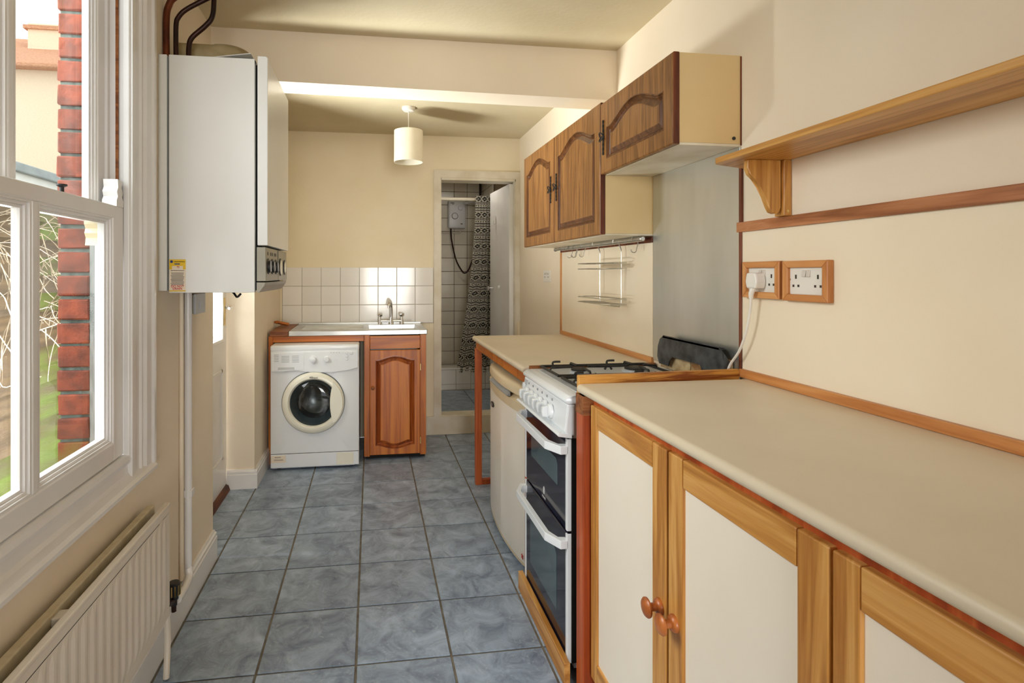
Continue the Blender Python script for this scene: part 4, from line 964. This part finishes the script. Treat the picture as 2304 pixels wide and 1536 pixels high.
b = NB(); loft(b, [[(.632, y, z) for (y, z) in ((2.52, .760), (2.90, .760), (2.90, .764), (2.52, .764))], [(.650, y, z) for (y, z) in ((2.52, .757), (2.90, .757), (2.90, .778), (2.52, .778))]]); obj('grip_recess', b, 'ink_grey', hd)
b = NB(); lathe(b, [(.030, 0), (.030, -.003), (.026, -.004)], (.6405, 2.86, .640), 'X', 24, sx=1, sy=.5); bd = obj('badge', b, 'black', fd, True)
b = NB(); lathe(b, [(.018, -.0045), (0, -.0047)], (.6405, 2.86, .640), 'X', 20, sx=1, sy=.45, caps=False); obj('badge_print', b, 'ink_grey', bd)
b = NB()
for s in (-1, 1):
    bb = B(.6765, .6795, -.012, .012, -.0022, .0022); bmesh.ops.rotate(bb, verts=bb.verts[:], matrix=Matrix.Rotation(R(38*s), 3, 'X')); bmesh.ops.translate(bb, verts=bb.verts[:], vec=Vector((-.012, 2.372, .075))); merge(b, bb)
obj('cross_mark', b, 'ink_red', fd)
obj('base_grille', B(.72, 1.18, FY0+.02, FY1-.02, 0, .032), 'dark_void', fg)

# ------------------------------------------------------------------ cooker
ck = thing('cooker', 'white gas cooker with double oven and grey handles', 'cooker', (.92, 1.985, 0))
KY0, KY1, KF = 1.735, 2.240, .655
obj('body', B(KF+.01, 1.205, KY0+.004, KY1-.004, .03, .905), 'appliance', ck)
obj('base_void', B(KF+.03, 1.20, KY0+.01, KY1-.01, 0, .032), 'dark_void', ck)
b = NB(); prism(b, [(.640, .905), (.632, .912), (.634, .922), (.648, .932), (.668, .934), (1.205, .934), (1.205, .905)], 'Y', KY0-.006, KY1, bev=.003)
hob = obj('hob', b, 'appliance', ck, True)
b = NB(); prism(b, [(.690, KY0+.03), (.690, KY1-.03), (.70, KY1-.02), (1.16, KY1-.02), (1.17, KY1-.03), (1.17, KY0+.03), (1.16, KY0+.02), (.70, KY0+.02)], 'Z', .9335, .9352); obj('hob_plate', b, 'oven_grey', hob)
bpos = [(.835, 2.125), (1.075, 2.125), (.835, 1.855), (1.075, 1.855)]
for i, (x, y) in enumerate(bpos):
    r = (.040, .052, .050, .034)[i]
    b = NB(); lathe(b, [(r*1.05, .934), (r*1.02, .942), (r*.8, .944), (r*.78, .946), (0, .947)], (x, y, 0), 'Z', 24); bu = obj('burner', b, 'oven_grey', ck, True)
    b = NB(); lathe(b, [(r*.82, .944), (r*.82, .951), (r*.7, .953), (0, .954)], (x, y, 0), 'Z', 24); obj('burner_cap', b, 'black_iron', bu, True)
for yc in (2.118, 1.862):
    y0, y1 = yc-.110, yc+.110
    ring = smooth_path([(.712, y0, .944), (.712, y1, .944), (1.165, y1, .944), (1.165, y0, .944), (.712, y0, .944)], 1)[:-1]
    b = NB()
    for a_, c_ in (((.708, y0), (.708, y1)), ((.708, y1), (1.168, y1)), ((1.168, y1), (1.168, y0)), ((1.168, y0), (.708, y0))): tube(b, [(a_[0], a_[1], .946), (c_[0], c_[1], .946)], .0055, 8)
    ps = obj('pan_support', b, 'black_iron', ck, True)
    for xb in (.835, 1.075):
        for (dx_, dy_) in ((1, 0), (-1, 0), (0, 1), (0, -1)):
            o0 = (xb+dx_*.135 if abs(dx_) else xb, yc+dy_*.11)
            o0 = (min(max(o0[0], .708), 1.168), o0[1]); i0 = (xb+dx_*.032, yc+dy_*.032)
            obj('support_finger', tube(NB(), [(o0[0], o0[1], .946), (o0[0]-dx_*.008, o0[1]-dy_*.008, .958), (i0[0], i0[1], .960)], .0046, 6), 'black_iron', ps, True)
    for xx in (.76, 1.0): 
        obj('support_loop', tube(NB(), smooth_path([(xx, y1, .946), (xx, y1, .962), (xx+.03, y1-.004, .964)], 3), .0044, 6), 'black_iron', ps, True)
# sloping control panel
cp = obj('control_panel', prism(NB(), [(KF+.012, .800), (.640, .802), (.630, .815), (.640, .905), (KF+.012, .905)], 'Y', KY0-.006, KY1, bev=.006), 'appliance', ck)
obj('panel_lip', prism(NB(), [(.655, .792), (.608, .800), (.604, .806), (.610, .812), (.655, .806)], 'Y', KY0-.006, KY1+.004, bev=.002), 'appliance', ck)
for k in range(6):
    y = 2.165-.058*k
    b = NB(); lathe(b, [(.026, 0), (.026, -.008), (.024, -.011), (.021, -.012), (.021, -.018), (0, -.018)], (.633, y, .848), 'X', 24); kb = obj('knob', b, 'appliance', ck, True)
    obj('knob_grip', prism(NB(), [(.617, .827), (.598, .831), (.596, .848), (.598, .865), (.617, .869)], 'Y', y-.009, y+.009, bev=.003), 'appliance', kb)
    obj('knob_mark', B(.6345, .6375, y-.003, y+.003, .885, .893), 'ink_grey', cp)
b = NB(); lathe(b, [(.018, 0), (.018, -.006), (.012, -.008), (0, -.008)], (.635, 2.222, .865), 'X', 20); obj('timer_button', b, 'appliance', ck, True)
b = NB()
for k in range(4): box(b, .6365, .6385, 2.19, 2.225, .892-.006*k, .894-.006*k)
obj('panel_print', b, 'ink_grey', cp)
# oven doors
def oven_door(z0, z1, win, hz, logo=False):
    d = obj('oven_door', B(.642, .665, KY0+.004, KY1-.004, z0, z1, bev=.003), 'oven_glass', ck)
    obj('door_edge', B(.640, .664, KY0+.002, KY0+.018, z0, z1, bev=.002), 'appliance', d); obj('door_edge', B(.640, .664, KY1-.018, KY1-.002, z0, z1, bev=.002), 'appliance', d)
    y0, y1, wz0, wz1 = win
    obj('oven_window', prism(NB(), [(y0, wz0), (y1, wz0), (y1, wz1-.015), (y1-.015, wz1), (y0+.015, wz1), (y0, wz1-.015)], 'X', .6412, .643), 'oven_window', d)
    pts = [(.645, KY0+.002), (.645, KY0+.030), (.618, KY0+.030), (.600, KY0+.078), (.600, KY1-.078), (.618, KY1-.030), (.645, KY1-.030), (.645, KY1-.002), (.618, KY1-.002), (.585, KY1-.070), (.585, KY0+.070), (.618, KY0+.002)]
    obj('door_handle', prism(NB(), pts, 'Z', hz-.014, hz+.014, bev=.002), 'appliance', d)
    if logo:
        b = NB(); lathe(b, [(.014, 0), (.014, -.0008), (.011, -.0008), (.011, 0)], (.6415, 1.985, .524), 'X', 20, sx=.62, sy=1, caps=False); box(b, .6405, .6415, 1.983, 1.987, .516, .533)
        merge(b, text_bm('indesit', .016, lambda u, v: (.6408, 1.985-u, .499+v), .0002)); obj('maker_name', b, 'ink_white', d)
    return d
oven_door(.484, .788, (1.835, 2.150, .600, .690), .752, True)
oven_door(.048, .474, (1.845, 2.165, .160, .370), .440)
obj('side_gap', B(KF, 1.2, KY0-.001, KY0+.004, .05, .79), 'dark_void', ck)
single('kickboard', B(.618, .638, 1.70, 2.262, .0, .076, bev=.002), 'light_oak_y', 'loose light wood board on the floor in front of the cooker', 'kickboard')
# burnt guard leaning at the back of the hob
gd = thing('hob_guard', 'burnt black metal guard standing behind the hob', 'guard', (1.20, 1.96, .95))
pts = [(1.742, .957), (1.742, 1.035), (1.752, 1.062), (1.768, 1.075), (2.140, 1.075), (2.165, 1.060), (2.180, 1.03), (2.185, .985), (2.170, .957), (2.10, .957), (2.09, .980), (2.07, .998), (1.880, .998), (1.868, .980), (1.866, .957)]
b = prism(NB(), pts, 'X', 1.205, 1.210); g1 = obj('plate', b, 'burnt_black', gd)
obj('top_fold', prism(NB(), [(1.205, 1.068), (1.205, 1.079), (1.227, 1.074), (1.227, 1.068)], 'Y', 1.768, 2.140), 'burnt_black', gd)
obj('end_fold', prism(NB(), [(1.205, .957), (1.227, .957), (1.227, 1.030), (1.205, 1.060)], 'Y', 1.738, 1.742), 'burnt_black', gd)
b = NB(); box(b, 1.228, 1.240, 1.74, 1.975, .938, 1.035, bev=.002); t1 = single('loose_tile', b, 'burnt_tile', 'scorched cream tile behind the hob guard, on the socket side', 'tile', 'scorched tiles behind the hob guard')
b = NB(); box(b, 1.228, 1.240, 1.980, 2.20, .938, 1.035, bev=.002); single('loose_tile', b, 'burnt_tile', 'scorched cream tile behind the hob guard, on the fridge side', 'tile', 'scorched tiles behind the hob guard')

# ------------------------------------------------------------------ near base cupboards and worktop
bc = thing('base_cupboard', 'run of base cupboards with light wood frames and cream panels', 'cupboard', (.95, .4, 0))
obj('carcass', B(.700, XR-.002, YF+.05, 1.625, .09, .953), 'post_red', bc)
obj('top_rail', B(.684, .702, YF+.05, 1.625, .905, .9545), 'post_red', bc)
ps = obj('post', B(.650, .700, 1.622, 1.680, 0, .9545, bev=.002), 'post_red', bc)
obj('joint_block', B(.6485, .702, 1.6205, 1.6815, .895, .9545, bev=.001), 'end_grain', ps)
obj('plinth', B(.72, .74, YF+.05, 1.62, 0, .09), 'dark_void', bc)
def base_door(y0, y1, sf, sn, knob=None):
    X_, z0, z1 = .670, .095, .931
    d = obj('door', B(X_+.007, X_+.016, y0+sn-.004, y1-sf+.004, z0+.05, z1-.055), 'door_panel', bc)
    obj('stile', B(X_, X_+.020, y1-sf, y1, z0, z1, bev=.003), 'light_oak_z', d); obj('stile', B(X_, X_+.020, y0, y0+sn, z0, z1, bev=.003), 'light_oak_z', d)
    obj('rail', B(X_, X_+.020, y0+sn+.0008, y1-sf-.0008, z1-.063, z1, bev=.003), 'light_oak_y', d); obj('rail', B(X_, X_+.020, y0+sn+.0008, y1-sf-.0008, z0, z0+.063, bev=.003), 'light_oak_y', d)
    if knob is not None:
        b = NB(); lathe(b, [(.019, 0), (.019, -.004), (.016, -.009), (.0095, -.012), (.0090, -.022), (.014, -.027), (.0220, -.030), (.0225, -.034), (.019, -.038), (.010, -.041), (0, -.0415)], (X_, knob, .556), 'X', 28); obj('knob', b, 'knob_wood', d, True)
base_door(1.175, 1.612, .044, .064, 1.203); base_door(.724, 1.167, .058, .062, 1.140); base_door(.280, .718, .046, .060, None); base_door(-.17, .272, .06, .06, None); base_door(-.62, -.178, .06, .06, None)
nw = thing('worktop', 'long cream laminate worktop with rounded front edge over the base cupboards', 'worktop', (.95, .1, .9555))
rounded_top('slab', .645, XR-.002, YF+.05, 1.662, .957, .9855, nw)
obj('end_strip', prism(NB(), [(.652, 1.662), (XR-.018, 1.695), (XR-.018, 1.713), (.652, 1.682)], 'Z', .955, 1.012, bev=.002), 'strip_x', nw)

# ------------------------------------------------------------------ garden outside the window
struct('patio', B(-14, -.9725, -3, 16, -.2, .0), 'patio', 'weathered concrete path outside')
FX = -2.10
fence = thing('garden_fence', 'weathered wooden lap fence with green algae outside the window', 'fence', (FX, 3.6, 0))
def panel(y0, y1, moss):
    for k in range(15):
        z = .06+k*.115
        b = NB(); tl = rnd.uniform(-.006, .006)
        prism(b, [(FX-.012, z+.130), (FX-.004, z+.130), (FX+.026, z), (FX+.014, z)], 'Y', y0, y1)
        for v in b.verts: v.co.z += tl*(v.co.y-y0) + rnd.uniform(-.003, .003)
        obj('slat', b, 'fence_moss' if (moss and (k < 7 or rnd.random() < .4)) or k < 2 else 'fence', fence)
panel(1.75, 3.585, False); panel(3.725, 4.035, True); panel(4.10, 5.90, True); panel(5.98, 7.8, True)
for y, m in ((3.66, 'post_moss'), (4.067, 'post_moss'), (5.94, 'post_moss'), (1.70, 'fence')):
    p = obj('post', B(FX-.045, FX+.050, y-.060 if y == 3.66 else y-.035, y+.060 if y == 3.66 else y+.035, 0, 1.77, bev=.004), m, fence); obj('post_cap', B(FX-.06, FX+.065, y-.075, y+.075, 1.77, 1.795, bev=.004), 'post_moss', p)
b = NB()
for k in range(150):
    p = Vector((FX+.10+rnd.uniform(0, .12), rnd.uniform(2.9, 4.5), rnd.uniform(1.0, 1.72))); d = Vector((rnd.uniform(-.3, .5), rnd.uniform(-1, 1), rnd.uniform(-.6, .8))).normalized(); pts = [p.copy()]
    for s in range(7):
        d = (d + Vector((rnd.uniform(-.2, .2), rnd.uniform(-.3, .3), rnd.uniform(-.42, .12)))).normalized(); p = p + d*.085
        p.x = min(max(p.x, FX+.08), FX+.36); p.z = max(p.z, .75); pts.append(p.copy())
    tube(b, smooth_path(pts, 2), [.0034-.00015*i for i in range(15)], 4)
single('climbing_shrub', b, 'twig', 'bare tangled twigs of a climber over the garden fence', 'shrub')
nb = thing('garden_outbuilding', 'white rendered outbuilding with a grey roof edge beyond the fence', 'outbuilding', (-3.7, 6, 0))
obj('wall', B(-4.4, -3.2, 2.6, 9.5, 0, 2.26), 'render_white', nb); obj('roof_edge', B(-4.5, -3.15, 2.5, 9.6, 2.26, 2.345, bev=.01), 'lead', nb); obj('window', B(-3.201, -3.19, 6.9, 7.5, 1.25, 1.9), 'white_paint', nb)
hs = thing('neighbour_house', 'pale brick house with orange tiled roof beyond the outbuilding', 'house', (-8, 13, 0))
obj('wall', B(-14, -4.6, 12.0, 16, 0, 5.42), 'neighbour_wall', hs)
rf = obj('roof', prism(NB(), [(11.8, 5.40), (11.8, 5.47), (13.9, 6.75), (16.2, 5.40)], 'X', -14.2, -4.5), 'neighbour_roof', hs)
obj('gutter', B(-14.2, -4.5, 11.72, 11.82, 5.38, 5.46, bev=.02), 'neighbour_roof', hs)
ch = obj('chimney', B(-7.35, -6.6, 13.0, 13.6, 6.1, 6.75), 'neighbour_wall', hs); obj('chimney_cap', B(-7.42, -6.53, 12.95, 13.65, 6.62, 6.70), 'neighbour_roof', ch)
